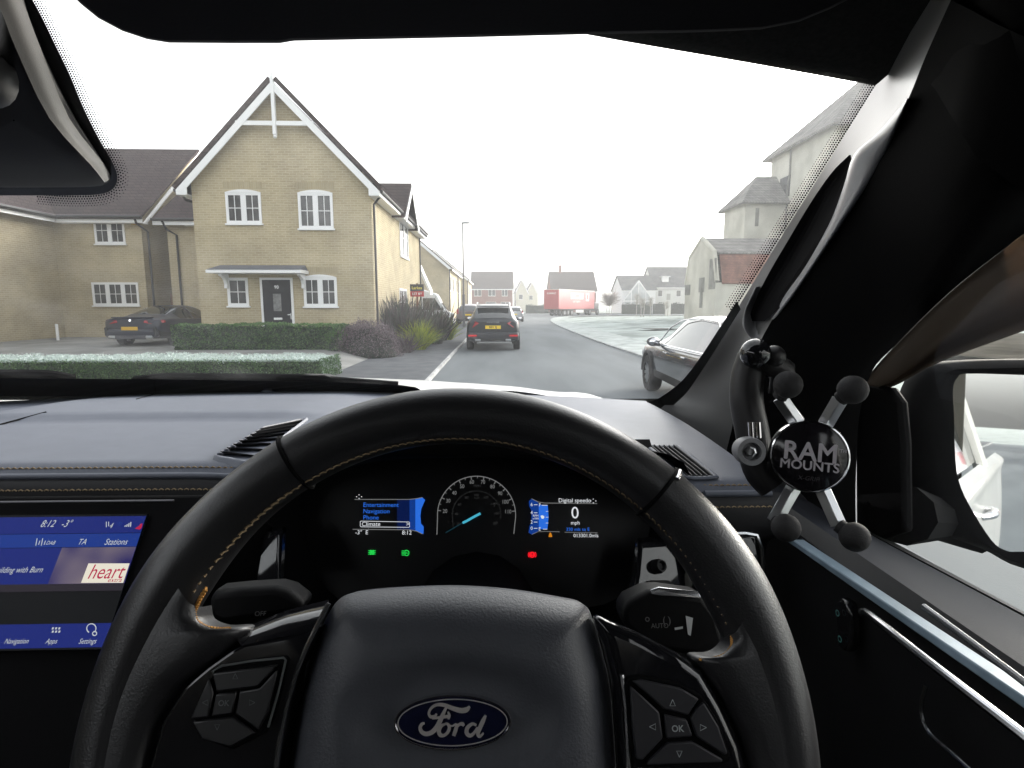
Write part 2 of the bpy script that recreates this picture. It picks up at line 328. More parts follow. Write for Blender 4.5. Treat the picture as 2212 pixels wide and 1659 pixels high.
def hedge(name, label, x0, x1, y0, y1, z0, z1, n, frost, size=.045, wob=.03, frost_side=0.):
    b = MB(); b.b2(x0 + .04, x1 - .06, y0 + .05, y1 - .05, z0, z1 - .07, 0)
    if frost: b.b2(x0 + .04, x1 - .12, y0 + .08, y1 - .08, z1 - .069, z1 - .035, 4)
    w, d, h = x1 - x0, y1 - y0, z1 - z0
    def clumps(P):   # push the surface in and out in clumps
        return wob * (np.sin(P[:, 0] * 7.1 + P[:, 2] * 5) * np.cos(P[:, 0] * 2.9 + P[:, 1] * 6) + .5 * np.sin(P[:, 0] * 17 + P[:, 2] * 13))
    nf, nt, ne = int(n * .55), int(n * .35), int(n * .10)
    P = np.stack([x0 + w * NR.random(nf), np.full(nf, y0), z0 + h * NR.random(nf)], 1); P[:, 1] += clumps(P) + NR.normal(size=nf) * .018
    top = (P[:, 2] - z0) / h; pick = NR.random(nf)
    mi = [(4 if (frost and pick[i] < frost_side + (.75 if top[i] > .93 else 0)) else (1 if pick[i] < .42 else 2 if pick[i] < .86 else 3)) for i in range(nf)]
    leafquads(b, P, size, mi)
    P = np.stack([x0 + w * NR.random(nt), y0 + d * NR.random(nt), np.full(nt, z1)], 1); P[:, 2] += clumps(P) * .8 + NR.normal(size=nt) * .014 + .025 * np.sin(P[:, 0] * 1.7 + 1) * np.sin(P[:, 0] * .63)
    ed = np.minimum(P[:, 1] - y0, y1 - P[:, 1]); P[:, 2] -= .05 * np.exp(-ed / .06) + .05 * np.exp(-(x1 - P[:, 0]) / .08)
    pick = NR.random(nt)
    mi = [(5 if pick[i] < frost * .8 else 4 if pick[i] < frost else 2 if pick[i] < .6 else 3) for i in range(nt)]
    leafquads(b, P, size, mi)
    P = np.stack([np.full(ne, x1), y0 + d * NR.random(ne), z0 + h * NR.random(ne)], 1); P[:, 0] += clumps(P[:, [1, 0, 2]]) + NR.normal(size=ne) * .02
    leafquads(b, P, size, [rnd.choice((1, 2, 2, 4 if frost else 2)) for _ in range(ne)])
    o = b.build(name, [M['lf_core'], M['lf_dk'], M['lf_md'], M['lf_lt'], M['lf_frost2'], M['lf_frost']], smooth=0)
    return tag(o, label, 'hedge')
hedge('hedge', 'low box hedge with a thick white frosted top, nearest the truck', -16.5, -3.62, 11.7, 13.0, .10, .55, 48000, .985, frost_side=.01, size=.032)
hedge('hedge', 'clipped bright green hedge under the windows of the gabled house', -9.75, -4.65, 17.2, 18.0, .30, 1.06, 12000, 0, size=.06)
def mound(name, label, cat, c, rx, ry, h, n, mats, pick, size, lumps=.12):
    b = MB(); th = NR.random(n) * 2 * math.pi; u = NR.random(n); ph = np.arccos(u)
    k = 1 + lumps * (np.sin(th * 3 + 1) * np.sin(ph * 4) + .6 * np.sin(th * 7 + ph * 9)) + NR.normal(size=n) * .045 - .25 * NR.random(n) ** 3
    P = np.stack([c[0] + rx * k * np.sin(ph) * np.cos(th), c[1] + ry * k * np.sin(ph) * np.sin(th), c[2] + h * k * np.cos(ph) ** .75], 1)
    leafquads(b, P, size, [pick(P[i], u[i]) for i in range(n)])
    b.lathe([(.9 * math.sin(math.pi / 2 * k / 8), .86 * math.cos(math.pi / 2 * k / 8)) for k in range(9)], (0, 0, 0), (0, 0, 1), 20, len(mats))
    for i in range(len(b.v) - 180, len(b.v)): x, y, z = b.v[i]; b.v[i] = (c[0] + x * rx, c[1] + y * ry, c[2] + z * h)
    b.m[-160:] = [len(mats)] * 160
    o = b.build(name, mats + [M['lf_core']], smooth=0); return tag(o, label, cat)
mound('shrub', 'rounded purple leaved shrub at the end of the green hedge', 'shrub', (-3.95, 17.3, .08), 1.0, .88, 1.05, 17000, [M['lf_pur'], M['lf_pur2'], mat('deep purple leaf', (.035, .025, .032), .7)], lambda p, u: (1 if rnd.random() < .25 + .4 * u else 2 if rnd.random() < .35 else 0), .042, .07)
mound('shrub', 'small green bush squeezed between the hedge and the purple shrub', 'shrub', (-4.75, 17.25, .2), .4, .5, .82, 2500, [M['lf_md'], M['lf_lt'], M['lf_dk']], lambda p, u: rnd.choice((0, 0, 1, 2)), .055)
def blades(name, label, cat, c, n, L, spread, w, mats, droop, base=.3, lean=0.):
    b = MB()
    for i in range(n):
        a = rnd.uniform(0, 2 * math.pi); l = L * rnd.uniform(.55, 1.05); t0 = rnd.uniform(.02, spread) ** 1.0
        r0 = base * math.sqrt(rnd.random()); a0 = rnd.uniform(0, 2 * math.pi)
        p = V((c[0] + r0 * math.cos(a0), c[1] + r0 * math.sin(a0), c[2])); d = V((math.cos(a) * math.sin(t0), math.sin(a) * math.sin(t0), math.cos(t0)))
        side = d.cross(V((0, 0, 1))).normalized() if abs(d.z) < .99 else V((1, 0, 0)); k = 5; ll, rr = [], []
        sd = (side * math.cos(1.2 * i) + d.cross(side) * math.sin(1.2 * i)).normalized()
        for s in range(k + 1):
            f = s / k; ww = w * (1 - f) ** .6 * (0.7 + .6 * min(f * 3, 1)) * .5
            ll.append(p + sd * ww); rr.append(p - sd * ww); p = p + d * (l / k); d = (d + V((0, 0, -droop * f))).normalized()
        b.grid([ll, rr], rnd.randrange(len(mats)))
    return tag(b.build(name, mats, smooth=0), label, cat)
blades('flax_plant', 'tall dark bronze spiky flax in front of the house side wall', 'plant', (-3.45, 20.6, .1), 560, 2.1, .72, .055, [M['flax'], M['flax'], M['flax2']], .10, .55)
blades('flax_plant', 'second spiky flax, behind the tall one and below the white van roof', 'plant', (-3.0, 25.2, .1), 560, 1.75, .85, .06, [M['flax'], M['flax'], M['flax2']], .12, .8)
blades('flax_plant', 'dark flax clump filling the gap in front of the parked white van', 'plant', (-3.6, 22.6, .1), 420, 1.75, .8, .055, [M['flax'], M['flax'], M['flax2']], .12, .6)
blades('flax_plant', 'short grey green flax clump between the sedge clumps', 'plant', (-2.7, 23.0, .1), 380, 1.35, .9, .05, [M['flax2'], M['flax']], .2, .5)
blades('sedge_clump', 'bright yellow green sedge spilling over the pavement edge', 'plant', (-2.75, 19.9, .1), 700, 1.15, 1.0, .022, [M['ygrass'], M['ygrass'], M['ygrass2']], .45, .25)
blades('sedge_clump', 'duller yellow sedge just left of the dark car ahead', 'plant', (-2.35, 25.6, .1), 500, 1.15, 1.0, .026, [M['ygrass'], M['ygrass2']], .4, .35)
blades('flax_plant', 'low withered brown plant beside the purple shrub', 'plant', (-3.1, 18.6, .1), 160, .8, 1.1, .035, [M['flax'], M['lf_pur']], .35, .3)

# ------------------------------------------------------------------ houses
def panel(m_, u0, u1, w0, w1, d0, d1, fr, mi=0):
    """box on a wall: fr = (origin, uaxis, outward normal); u along wall, w height"""
    O, ua, n = fr; ua, n, O = V(ua), V(n), V(O)
    pts = [O + ua * u + V((0, 0, w)) + n * d for d in (d0, d1) for u, w in ((u0, w0), (u1, w0), (u1, w1), (u0, w1))]
    m_.add(pts, [(3, 2, 1, 0), (4, 5, 6, 7), (0, 1, 5, 4), (1, 2, 6, 5), (2, 3, 7, 6), (3, 0, 4, 7)], mi)
def window(root, fr, u0, u1, w0, w1, lights=2, bars=True, arch=False, small=False, brickarch=None):
    f = MB(); t = .055; d = .035
    panel(f, u0, u1, w0, w0 + t, 0, d, fr); panel(f, u0, u1, w1 - t, w1, 0, d, fr); panel(f, u0, u0 + t, w0 + t, w1 - t, 0, d, fr); panel(f, u1 - t, u1, w0 + t, w1 - t, 0, d, fr)
    st = (u1 - u0) / lights; p = MB()
    panel(p, u0 + t, u1 - t, w0 + t, w1 - t, 0, .008, fr)
    for i in range(lights):
        a, c = u0 + st * i, u0 + st * (i + 1)
        if i: panel(f, a - .05, a + .05, w0 + t, w1 - t, 0, d - .003, fr)
        if not small:
            ia, ic = a + .085, c - .085
            for q in (ia - .035, ic): panel(f, q, q + .035, w0 + t, w1 - t, .008, d - .006, fr)
            panel(f, ia, ic, w0 + t, w0 + t + .035, .008, d - .006, fr); panel(f, ia, ic, w1 - t - .035, w1 - t, .008, d - .006, fr)
            if bars:
                mid = (ia + ic) / 2; panel(f, mid - .011, mid + .011, w0 + t + .035, w1 - t - .035, .008, .018, fr); wm = lerp(w0, w1, .5)
                panel(f, ia, mid - .011, wm - .011, wm + .011, .008, .018, fr); panel(f, mid + .011, ic, wm - .011, wm + .011, .008, .018, fr)
    if arch:
        n = 8; O, ua, nn = V(fr[0]), V(fr[1]), V(fr[2])
        pts = [O + ua * lerp(u0 - .01, u1 + .01, k / n) + V((0, 0, w1 + .09 * math.sin(math.pi * k / n) ** .8)) for k in range(n + 1)]
        f.prism(pts + [O + ua * (u1 + .01) + V((0, 0, w1 - .002)), O + ua * (u0 - .01) + V((0, 0, w1 - .002))], nn * (d + .01))
    w = f.build('window', M['white'], root, smooth=0)
    p.build('pane', M['pane'], w, smooth=0)
    s = MB(); panel(s, u0 - .04, u1 + .04, w0 - .05, w0, 0, d + .04, fr); s.build('sill', M['white'], w, smooth=0)
    if brickarch:
        a = MB(); panel(a, u0 - .06, u1 + .06, w1 + (.1 if arch else .0), w1 + .33, 0, .003, fr); a.build('brick_arch', M['brick_arch'], w, smooth=0)
    return w
def pipe(root, pts, r=.035, name='downpipe'): return MB().tube(pts, r, 8).build(name, M['black_plastic_out'], root)

# --- gabled house
GX0, GX1, GY, GY2, GZ = -9.76, -4.06, 19.0, 30.6, .30
h = thing('brick_house', 'buff brick house with a steep white trimmed gable and black door', 'house', (-7.3, 19, GZ))
ZE = 5.60; AX = (GX0 + GX1) / 2; ZA = 8.52; SL = (ZA - ZE) / (AX - GX0)
b = MB()
b.add([(GX0, GY, GZ), (GX1, GY, GZ), (GX1, GY, ZE), (AX, GY, ZA), (GX0, GY, ZE)], [(0, 1, 2, 3, 4)])
b.add([(GX0, GY2, GZ), (GX1, GY2, GZ), (GX1, GY2, ZE), (AX, GY2, ZA), (GX0, GY2, ZE)], [(4, 3, 2, 1, 0)])
b.add([(GX1, GY, GZ), (GX1, GY2, GZ), (GX1, GY2, ZE), (GX1, GY, ZE)], [(0, 1, 2, 3)]); b.add([(GX0, GY, GZ), (GX0, GY2, GZ), (GX0, GY2, ZE), (GX0, GY, ZE)], [(3, 2, 1, 0)])
b.build('wall', M['brick'], h, smooth=0)
OV = .34; b = MB()
for sgn in (-1, 1):
    xe = (GX0 - OV) if sgn < 0 else (GX1 + OV); ze = ZE - OV * SL
    n = V((sgn * SL, 0, 1)).normalized()
    e0, e1, r0, r1 = V((xe, GY - .30, ze)), V((xe, GY2 + .2, ze)), V((AX, GY - .30, ZA)), V((AX, GY2 + .2, ZA)); u = n * .17; k = n * .035
    b.add([e0 + k, e1 + k, r1 + k, r0 + k, e0 + u, e1 + u, r1 + u, r0 + u], [(0, 1, 2, 3), (7, 6, 5, 4), (0, 4, 5, 1), (0, 3, 7, 4), (1, 5, 6, 2)])
ro = b.build('roof', M['tile_roof'], h, smooth=0)
for sgn in (-1, 1):   # bargeboards in front of the wall
    b = MB(); xe = (GX0 - OV) if sgn < 0 else (GX1 + OV); ze = ZE - OV * SL - .03; wd = .19
    pts = [V((xe, GY - .30, ze + .03)), V((AX, GY - .30, ZA)), V((AX, GY - .30, ZA - wd * 1.5)), V((xe - sgn * (OV - .0) + sgn * .0, GY - .30, ze + .03 + OV * SL - wd * 1.5)), V((xe - sgn * OV, GY - .30, ze - .12)), V((xe, GY - .30, ze - .12))]
    b.prism(pts if sgn < 0 else pts[::-1], (0, .035, 0)); b.build('bargeboard', M['white'], h, smooth=0)
    b = MB(); b.b2(min(xe, xe - sgn * OV), max(xe, xe - sgn * OV), GY - .262, GY2, ze - .12, ze - .10); b.b2(xe - .012, xe + .012, GY - .262, GY2, ze - .098, ze + .03); b.build('soffit', M['white'], h, smooth=0)
    MB().tube([(xe + sgn * .055, GY - .25, ze + .02), (xe + sgn * .055, GY2, ze + .02)], .055, 8).build('gutter', M['black_plastic_out'], h)
b = MB(); zt = 7.28; hw = (ZA - zt) / SL
b.b2(AX - hw, AX - .051, GY - .29, GY - .23, zt - .07, zt + .06); b.b2(AX + .051, AX + hw, GY - .29, GY - .23, zt - .07, zt + .06); b.b2(AX - .05, AX + .05, GY - .335, GY - .22, zt - .35, ZA + .12)
b.tube([(AX, GY - .28, ZA + .12), (AX, GY - .28, ZA + .62)], [.05, .012], 8); b.ball((AX, GY - .28, zt - .40), .06, 0, 10); b.build('gable_finial', M['white'], h, smooth=30)
FR = ((AX, GY, GZ), (1, 0, 0), (0, -1, 0))
def fx(px, py): p = at(px, py, GY); return p.x - AX, p.z - GZ
def fwin(x0, y0, x1, y1, **k):
    a = fx(x0, y1); c = fx(x1, y0); return window(h, FR, a[0], c[0], a[1], c[1], **k)
fwin(491, 416, 563, 483, lights=2, arch=True, brickarch=1); fwin(647, 417, 718, 494, lights=2, arch=True, brickarch=1)
fwin(494, 600, 535, 661, lights=1); fwin(658, 599, 727, 662, lights=2, arch=True, brickarch=1)
# door
a = fx(570, 740); c = fx(632, 600); u0, u1, wt = a[0], c[0], c[1]
dr = MB(); panel(dr, u0 + .07, u1 - .07, .0, wt - .07, 0, .03, FR); do = dr.build('front_door', M['door_black'], h, smooth=0)
b = MB(); panel(b, u0, u0 + .07, 0, wt, 0, .05, FR); panel(b, u1 - .07, u1, 0, wt, 0, .05, FR); panel(b, u0 + .07, u1 - .07, wt - .07, wt, 0, .05, FR); b.build('door_frame', M['white'], do, smooth=0)
b = MB(); um = (u0 + u1) / 2; panel(b, um - .13, um + .13, 1.15, 1.72, .03, .036, FR); b.build('door_pane', mat('obscured pane', (.10, .10, .10), .3, col2=(.2, .2, .2), ns=12), do, smooth=0)
b = MB(); panel(b, um - .14, um + .14, .86, .94, .03, .042, FR); b.build('letter_plate', M['chrome'], do, smooth=0)
b = MB(); panel(b, u1 - .20, u1 - .09, 1.02, 1.05, .05, .075, FR); panel(b, u1 - .115, u1 - .085, .88, 1.08, .03, .05, FR); b.build('handle', M['chrome'], do, smooth=0)
b = MB(); b.text('90', .15, V(FR[0]) + V((um, -.031, 1.93)), (1, 0, 0), (0, 0, 1), bold=.02); b.build('house_number', M['chrome'], do, smooth=0)
# canopy over window and door
ca = at(445, 588, GY - .75); cb_ = at(650, 588, GY - .75); zc = ca.z
b = MB(); x0, x1 = ca.x, cb_.x; prof = [(0, -.02), (.78, -.02), (.78, .06), (.74, .085), (0, .085)]
b.prism([(x0, GY - y, zc + z) for y, z in prof], (x1 - x0, 0, 0)); b.build('canopy', M['white'], h, smooth=0)
b = MB(); b.add([(x0 + .02, GY - .77, zc + .088), (x1 - .02, GY - .77, zc + .088), (x1 - .1, GY, zc + .27), (x0 + .1, GY, zc + .27), (x0 + .02, GY, zc + .088), (x1 - .02, GY, zc + .088)], [(0, 1, 2, 3), (0, 3, 4), (1, 5, 2)]); b.build('canopy_roof', M['lead'], h, smooth=0)
for xx in (x0 + .30, x1 - .16):
    b = MB(); b.prism([(xx - .05, GY - y, zc + z) for y, z in ((0, -.025), (.5, -.025), (.5, -.09), (.33, -.13), (.2, -.22), (.14, -.35), (.16, -.48), (0, -.48))], (.10, 0, 0)); b.build('bracket', M['white'], h, smooth=0)
# side wall pieces
FS = ((GX1, GY, GZ), (0, 1, 0), (1, 0, 0))
def sx(px, py): p = onx(px, py, GX1); return p.y - GY, p.z - GZ
a = sx(864, 552); c = sx(877, 480); window(h, FS, a[0], c[0] + .35, a[1], c[1], lights=2); 
a = sx(864, 700); window(h, FS, a[0], a[0] + 1.9, .9, 2.05, lights=2)
pipe(h, [(GX1 + OV - .05, GY + .05, ZE - OV * SL), (GX1 + OV - .05, GY + .05, ZE - OV * SL - .12), (GX1 + .07, GY + .12, ZE - OV * SL - .35), (GX1 + .07, GY + .12, .3)], .04)
pipe(h, [(GX1 + .07, GY2 - .4, ZE - OV * SL), (GX1 + .07, GY2 - .4, .3)], .04)
pipe(h, [(GX0 - OV - .02, GY + .0, ZE - OV * SL - .02), (GX0 - .25, GY + .1, ZE - OV * SL - .25), (GX0 - .05, GY + .4, ZE - OV * SL - .3)], .04)
# small cross gable towards the road near the back
b = MB(); cy = 24.7; cw = 1.7; zc0 = ZE - .25; zc1 = zc0 + 1.25
b.add([(GX1 + .16, cy - cw, ZE - .35), (GX1 + .16, cy + cw, ZE - .35), (GX1 + .16, cy + cw, zc0), (GX1 + .16, cy, zc1), (GX1 + .16, cy - cw, zc0), (GX1 - .1, cy - cw, ZE - .35), (GX1 - .1, cy + cw, ZE - .35), (GX1 - .1, cy - cw, zc0)], [(0, 1, 2, 3, 4), (0, 5, 6, 1), (5, 0, 4, 7)]); b.build('side_gable', M['brick'], h, smooth=0)
b = MB()
for sg in (-1, 1):
    b.add([(GX1 + .5, cy + sg * (cw + .3), zc0 - .3), (GX1 + .5, cy, zc1 + .08), (AX + .3, cy, zc1 + .08), (AX + .3, cy + sg * (cw + .3), zc0 - .3)], [(0, 1, 2, 3)])
b.build('side_roof', M['tile_roof'], h, smooth=0, solid=.07)
b = MB()
for sg in (-1, 1):
    b.prism([(GX1 + .51, cy + sg * (cw + .3), zc0 - .34), (GX1 + .51, cy, zc1 + .03), (GX1 + .51, cy, zc1 - .22), (GX1 + .51, cy + sg * (cw + .1), zc0 - .5)][::sg], (.03, 0, 0))
b.build('side_bargeboard', M['white'], h, smooth=0)
# porch roof at the back corner facing the road
b = MB(); b.prism([(GX1 - .1, 30.7, 3.85), (GX1 + .5, 30.7, 2.45), (GX1 + .5, 30.7, 2.2), (GX1 - .1, 30.7, 3.5)], (0, 1.2, 0)); b.build('lean_to', M['white'], h, smooth=0)

# --- left house: front block with a wing coming towards the road
h = thing('brick_house', 'buff brick house with an L-shaped front and yellow alarm box', 'house', (-17.8, 23.8, .34))
LX0, LX1, LY, LZ = -17.8, -14.35, 23.8, .34; LE = 5.42
b = MB()
b.add([(LX0, LY, LZ), (LX1, LY, LZ), (LX1, LY, LE), (LX0, LY, LE)], [(0, 1, 2, 3)])
b.add([(LX1, LY, LZ), (LX1, LY + 9, LZ), (LX1, LY + 9, LE), (LX1, LY + 4.5, 8.9), (LX1, LY, LE)], [(0, 1, 2, 3, 4)])
b.add([(LX0, 12.5, LZ), (LX0, LY, LZ), (LX0, LY, LE), (LX0, 12.5, LE)], [(0, 1, 2, 3)])
b.add([(LX0, 12.5, LZ), (LX0 - 8, 12.5, LZ), (LX0 - 8, 12.5, LE), (LX0 - 4, 12.5, 8.5), (LX0, 12.5, LE)], [(4, 3, 2, 1, 0)])
b.build('wall', M['brick'], h, smooth=0)
b = MB(); ov = .38; s = (8.9 - LE) / 4.5
b.add([(LX0 - 8, LY - ov, LE - ov * s), (LX1 + .3, LY - ov, LE - ov * s), (LX1 + .3, LY + 4.5, 8.9), (LX0 - 8, LY + 4.5, 8.9)], [(0, 1, 2, 3)])
b.add([(LX1 + .3, LY + 4.5, 8.9), (LX0 - 8, LY + 4.5, 8.9), (LX0 - 8, LY + 9.4, LE), (LX1 + .3, LY + 9.4, LE)], [(0, 1, 2, 3)])
b.add([(LX0 + ov, 12.2, LE - ov * .75), (LX0 + ov, LY + .2, LE - ov * .75), (LX0 - 4, LY + 4, 8.5), (LX0 - 4, 12.2, 8.5)], [(0, 1, 2, 3)])
b.build('roof', M['tile_roof'], h, smooth=0, solid=.08)
b = MB(); ze = LE - ov * s
b.b2(LX0 + ov, LX1 + .3, LY - ov - .02, LY - ov + .01, ze - .24, ze - .07); b.b2(LX0 + ov - .012, LX0 + ov + .012, 12.2, LY - ov - .025, ze - .24, ze - .07)
b.b2(LX0 + .4, LX1 + .3, LY - ov + .012, LY, ze - .24, ze - .22); b.build('fascia', M['white'], h, smooth=0)
b = MB(); b.tube([(LX0 + ov + .08, LY - ov - .08, ze - .03), (LX1 + .32, LY - ov - .08, ze - .03)], .085, 8); b.tube([(LX0 + ov + .07, 12.2, ze - .03), (LX0 + ov + .07, LY - ov - .05, ze - .03)], .085, 8); b.build('gutter', M['black_plastic_out'], h)
b = MB(); xx = LX1 + .31
b.prism([(xx, LY - ov - .02, ze - .26), (xx, LY + 4.5, 8.9 - .05), (xx, LY + 4.5, 8.9 - .26), (xx, LY - ov + .2, ze - .26)], (.03, 0, 0)); b.build('bargeboard', M['white'], h, smooth=0)
FL = ((LX0, LY, LZ), (1, 0, 0), (0, -1, 0))
def lw(x0, y0, x1, y1, **k):
    a = at(x0, y1, LY); c = at(x1, y0, LY); return window(h, FL, a.x - LX0, c.x - LX0, a.z - LZ, c.z - LZ, **k)
lw(207, 469, 267, 527, lights=2); lw(203, 610, 298, 660, lights=3)
p = at(289, 477, LY); MB().lathe([(.16, 0), (.16, .06), (.10, .09), (0, .10)], (p.x, LY, p.z), (0, -1, 0), 16).build('alarm_box', mat('alarm box yellow', (.62, .40, .06), .5), h)
p = at(312, 470, LY); pipe(h, [(p.x - .15, LY - ov - .05, ze - .05), (p.x - .1, LY - ov - .02, ze - .25), (p.x + .12, LY - .06, ze - .55), (p.x + .12, LY - .06, LZ)], .045)
# --- link house between the two
h = thing('brick_house', 'narrow buff brick house end set back beside the passage', 'house', (-13.6, 24.2, .34))
b = MB(); b.add([(-13.55, 24.2, .34), (-10.4, 24.2, .34), (-10.4, 24.2, 5.42), (-13.55, 24.2, 5.42), (-13.55, 32, .34), (-13.55, 32, 5.42)], [(0, 1, 2, 3), (4, 0, 3, 5)]); b.build('wall', M['brick'], h, smooth=0)
MB().add([(-13.9, 23.85, 5.1), (-10.3, 23.85, 5.1), (-10.3, 27.6, 8.0), (-13.3, 27.6, 8.0), (-13.9, 32, 5.1)], [(0, 1, 2, 3), (0, 3, 4)]).build('roof', M['tile_roof'], h, smooth=0, solid=.08)
b = MB(); b.b2(-13.9, -10.35, 23.82, 23.85, 4.86, 5.04); b.build('fascia', M['white'], h, smooth=0)
MB().tube([(-13.9, 23.76, 5.07), (-10.35, 23.76, 5.07)], .06, 8).build('gutter', M['black_plastic_out'], h)
pipe(h, [(-13.5, 23.76, 5.05), (-13.4, 23.9, 4.7), (-13.15, 24.14, 4.5), (-13.15, 24.14, .35)], .045)
b = MB(); b.b2(-11.0, -10.75, 24.16, 24.2, .35, 2.4); b.build('side_door', M['door_black'], h, smooth=0)
p = at(411, 480, 24.2); b = MB(); b.box((p.x, 24.1, p.z), (.35, .2, .32)); b.build('wall_vent', M['white'], h, bevel=.03)
g = MB()
for i in range(6): g.b2(-14.32 + i * .128, -14.2 + i * .128, 25.4, 25.43, .4, 2.15)
g.b2(-14.32, -13.57, 25.431, 25.46, 1.7, 1.8); g.b2(-14.32, -13.57, 25.431, 25.46, .7, .8)
tag(g.build('garden_gate', M['wood'], smooth=0), 'brown wooden gate closing the passage behind the dark coupe', 'gate')
tag(MB().tube([(-16.45, 21.6, .3), (-16.45, 21.6, .95)], .05, 10).build('bollard', M['white'], bevel=.01), 'short white post on the drive before the brick wall', 'post')

# --- houses further up the left side
def simple_house(name, label, x0, x1, y0, y1, ze, zr, ridge, wallm, roofm, wins=(), z0=.1, cat='house', ov=.35, trim=True):
    h = thing(name, label, cat, ((x0 + x1) / 2, y0, z0)); b = MB(); xm, ym = (x0 + x1) / 2, (y0 + y1) / 2
    if ridge == 'y':
        b.add([(x0, y0, z0), (x1, y0, z0), (x1, y0, ze), (xm, y0, zr), (x0, y0, ze)], [(0, 1, 2, 3, 4)]); b.add([(x0, y1, z0), (x1, y1, z0), (x1, y1, ze), (xm, y1, zr), (x0, y1, ze)], [(4, 3, 2, 1, 0)])
        b.add([(x1, y0, z0), (x1, y1, z0), (x1, y1, ze), (x1, y0, ze)], [(0, 1, 2, 3)]); b.add([(x0, y0, z0), (x0, y1, z0), (x0, y1, ze), (x0, y0, ze)], [(3, 2, 1, 0)])
    else:
        b.add([(x0, y0, z0), (x1, y0, z0), (x1, y0, ze), (x0, y0, ze)], [(0, 1, 2, 3)]); b.add([(x0, y1, z0), (x1, y1, z0), (x1, y1, ze), (x0, y1, ze)], [(3, 2, 1, 0)])
        b.add([(x1, y0, z0), (x1, y1, z0), (x1, y1, ze), (x1, ym, zr), (x1, y0, ze)], [(0, 1, 2, 3, 4)]); b.add([(x0, y0, z0), (x0, y1, z0), (x0, y1, ze), (x0, ym, zr), (x0, y0, ze)], [(4, 3, 2, 1, 0)])
    b.build('wall', wallm, h, smooth=0); b = MB(); e = .25; t = MB()
    if ridge == 'y':
        s = (zr - ze) / (xm - x0)
        for sg in (-1, 1):
            xe = xm + sg * (xm - x0 + ov); b.add([(xe, y0 - e, ze - ov * s + .06), (xe, y1 + e, ze - ov * s + .06), (xm, y1 + e, zr + .06), (xm, y0 - e, zr + .06)], [(0, 1, 2, 3)])
            t.prism([(xe, y0 - e - .03, ze - ov * s), (xm, y0 - e - .03, zr), (xm, y0 - e - .03, zr - .3), (xe - sg * .3, y0 - e - .03, ze - ov * s - .05)][::-sg], (0, .03, 0))
            t.b2(xe - .02, xe + .02, y0, y1, ze - ov * s - .16, ze - ov * s)
    else:
        s = (zr - ze) / (ym - y0)
        for sg in (-1, 1):
            ye = ym + sg * (ym - y0 + ov); b.add([(x0 - e, ye, ze - ov * s + .06), (x1 + e, ye, ze - ov * s + .06), (x1 + e, ym, zr + .06), (x0 - e, ym, zr + .06)], [(0, 1, 2, 3)])
        t.b2(x0 - e, x1 + e, y0 - ov - .03, y0 - ov, ze - ov * s - .18, ze - ov * s)
        for sg in (-1, 1): t.prism([(x1 + e, ym + sg * (ym - y0 + ov), ze - ov * s - .02), (x1 + e, ym, zr), (x1 + e, ym, zr - .28), (x1 + e, ym + sg * (ym - y0), ze - .3)], (.03, 0, 0))
    b.build('roof', roofm, h, smooth=0, solid=.1)
    if trim: t.build('fascia', M['white'], h, smooth=0)
    for w in wins:
        fr = ((x0, y0, z0), (1, 0, 0), (0, -1, 0)) if w[0] == 'f' else ((x1, y0, z0), (0, 1, 0), (1, 0, 0))
        window(h, fr, *w[1:5], lights=w[5] if len(w) > 5 else 2, small=True)
    return h
hh = simple_house('brick_house', 'buff brick house with a plain gable wall seen past the flax', -13.0, -4.42, 53.0, 70.5, 5.25, 8.9, 'y', M['brick'], M['tile_roof'], [('s', 1.5, 2.6, 2.9, 4.3, 1), ('s', 5.2, 6.3, 2.9, 4.3, 1), ('s', 9.5, 10.6, 2.9, 4.3, 1), ('s', 13.6, 14.8, 2.9, 4.3, 1)])
pipe(hh, [(-4.35, 53.3, 5.0), (-4.35, 53.3, .1)], .07); pipe(hh, [(-4.35, 65, 5.0), (-4.35, 65, .1)], .07)
hh = simple_house('brick_house', 'buff brick house second beyond the plain gable, nearly end on', -12.6, -3.95, 76, 90, 5.2, 8.8, 'y', M['brick'], M['tile_roof'], [('s', 1, 1.9, 3.0, 4.4, 1), ('s', 4, 4.9, 3.0, 4.4, 1), ('s', 7, 7.9, 3.0, 4.4, 1)])
pipe(hh, [(-3.88, 76.4, 5.0), (-3.88, 76.4, .1)], .08)
a, c = at(1026, 590, 122), at(1110, 660, 118)
W = c.x - at(1020, 600, 118).x
simple_house('brick_house', 'red brick house with three white upper windows beyond the parked cars', at(1019, 620, 118).x, at(1107, 620, 118).x, 118, 126, 5.2, 8.6, 'x', M['brick_red'], M['tile_roof'], [('f', .5, 2.0, 3.4, 4.9), ('f', 3.4, 4.9, 3.4, 4.9), ('f', 6.2, 7.4, 3.4, 4.9), ('f', 2.9, 5.0, .6, 2.2, 1), ('f', 6.0, 8.0, .6, 2.2)])
hh = simple_house('brick_house', 'house with a big brown roof rising behind the red trailer', at(1192, 620, 122).x, at(1288, 620, 122).x, 122, 132, 4.9, 8.9, 'x', M['brick_red'], M['tile_roof'], [], ov=.5)
MB().b2(13.8, 14.4, 126.6, 127.4, 8.3, 10.4).build('chimney', M['brick_red'], hh, smooth=0)
simple_house('rendered_house', 'pale cream house faint in the mist behind the lamp post', at(1114, 640, 145).x, at(1140, 640, 145).x, 145, 158, 5.2, 8, 'y', M['cream'], M['tile_roof'], [('f', .8, 1.8, 3, 4.2, 1)])
simple_house('rendered_house', 'pale cream house right of the faint one, towards the trailer', at(1137, 640, 160).x, at(1161, 640, 160).x, 160, 172, 5.2, 8, 'y', M['cream'], M['tile_roof'], [('f', .8, 1.8, 3, 4.2, 1)])
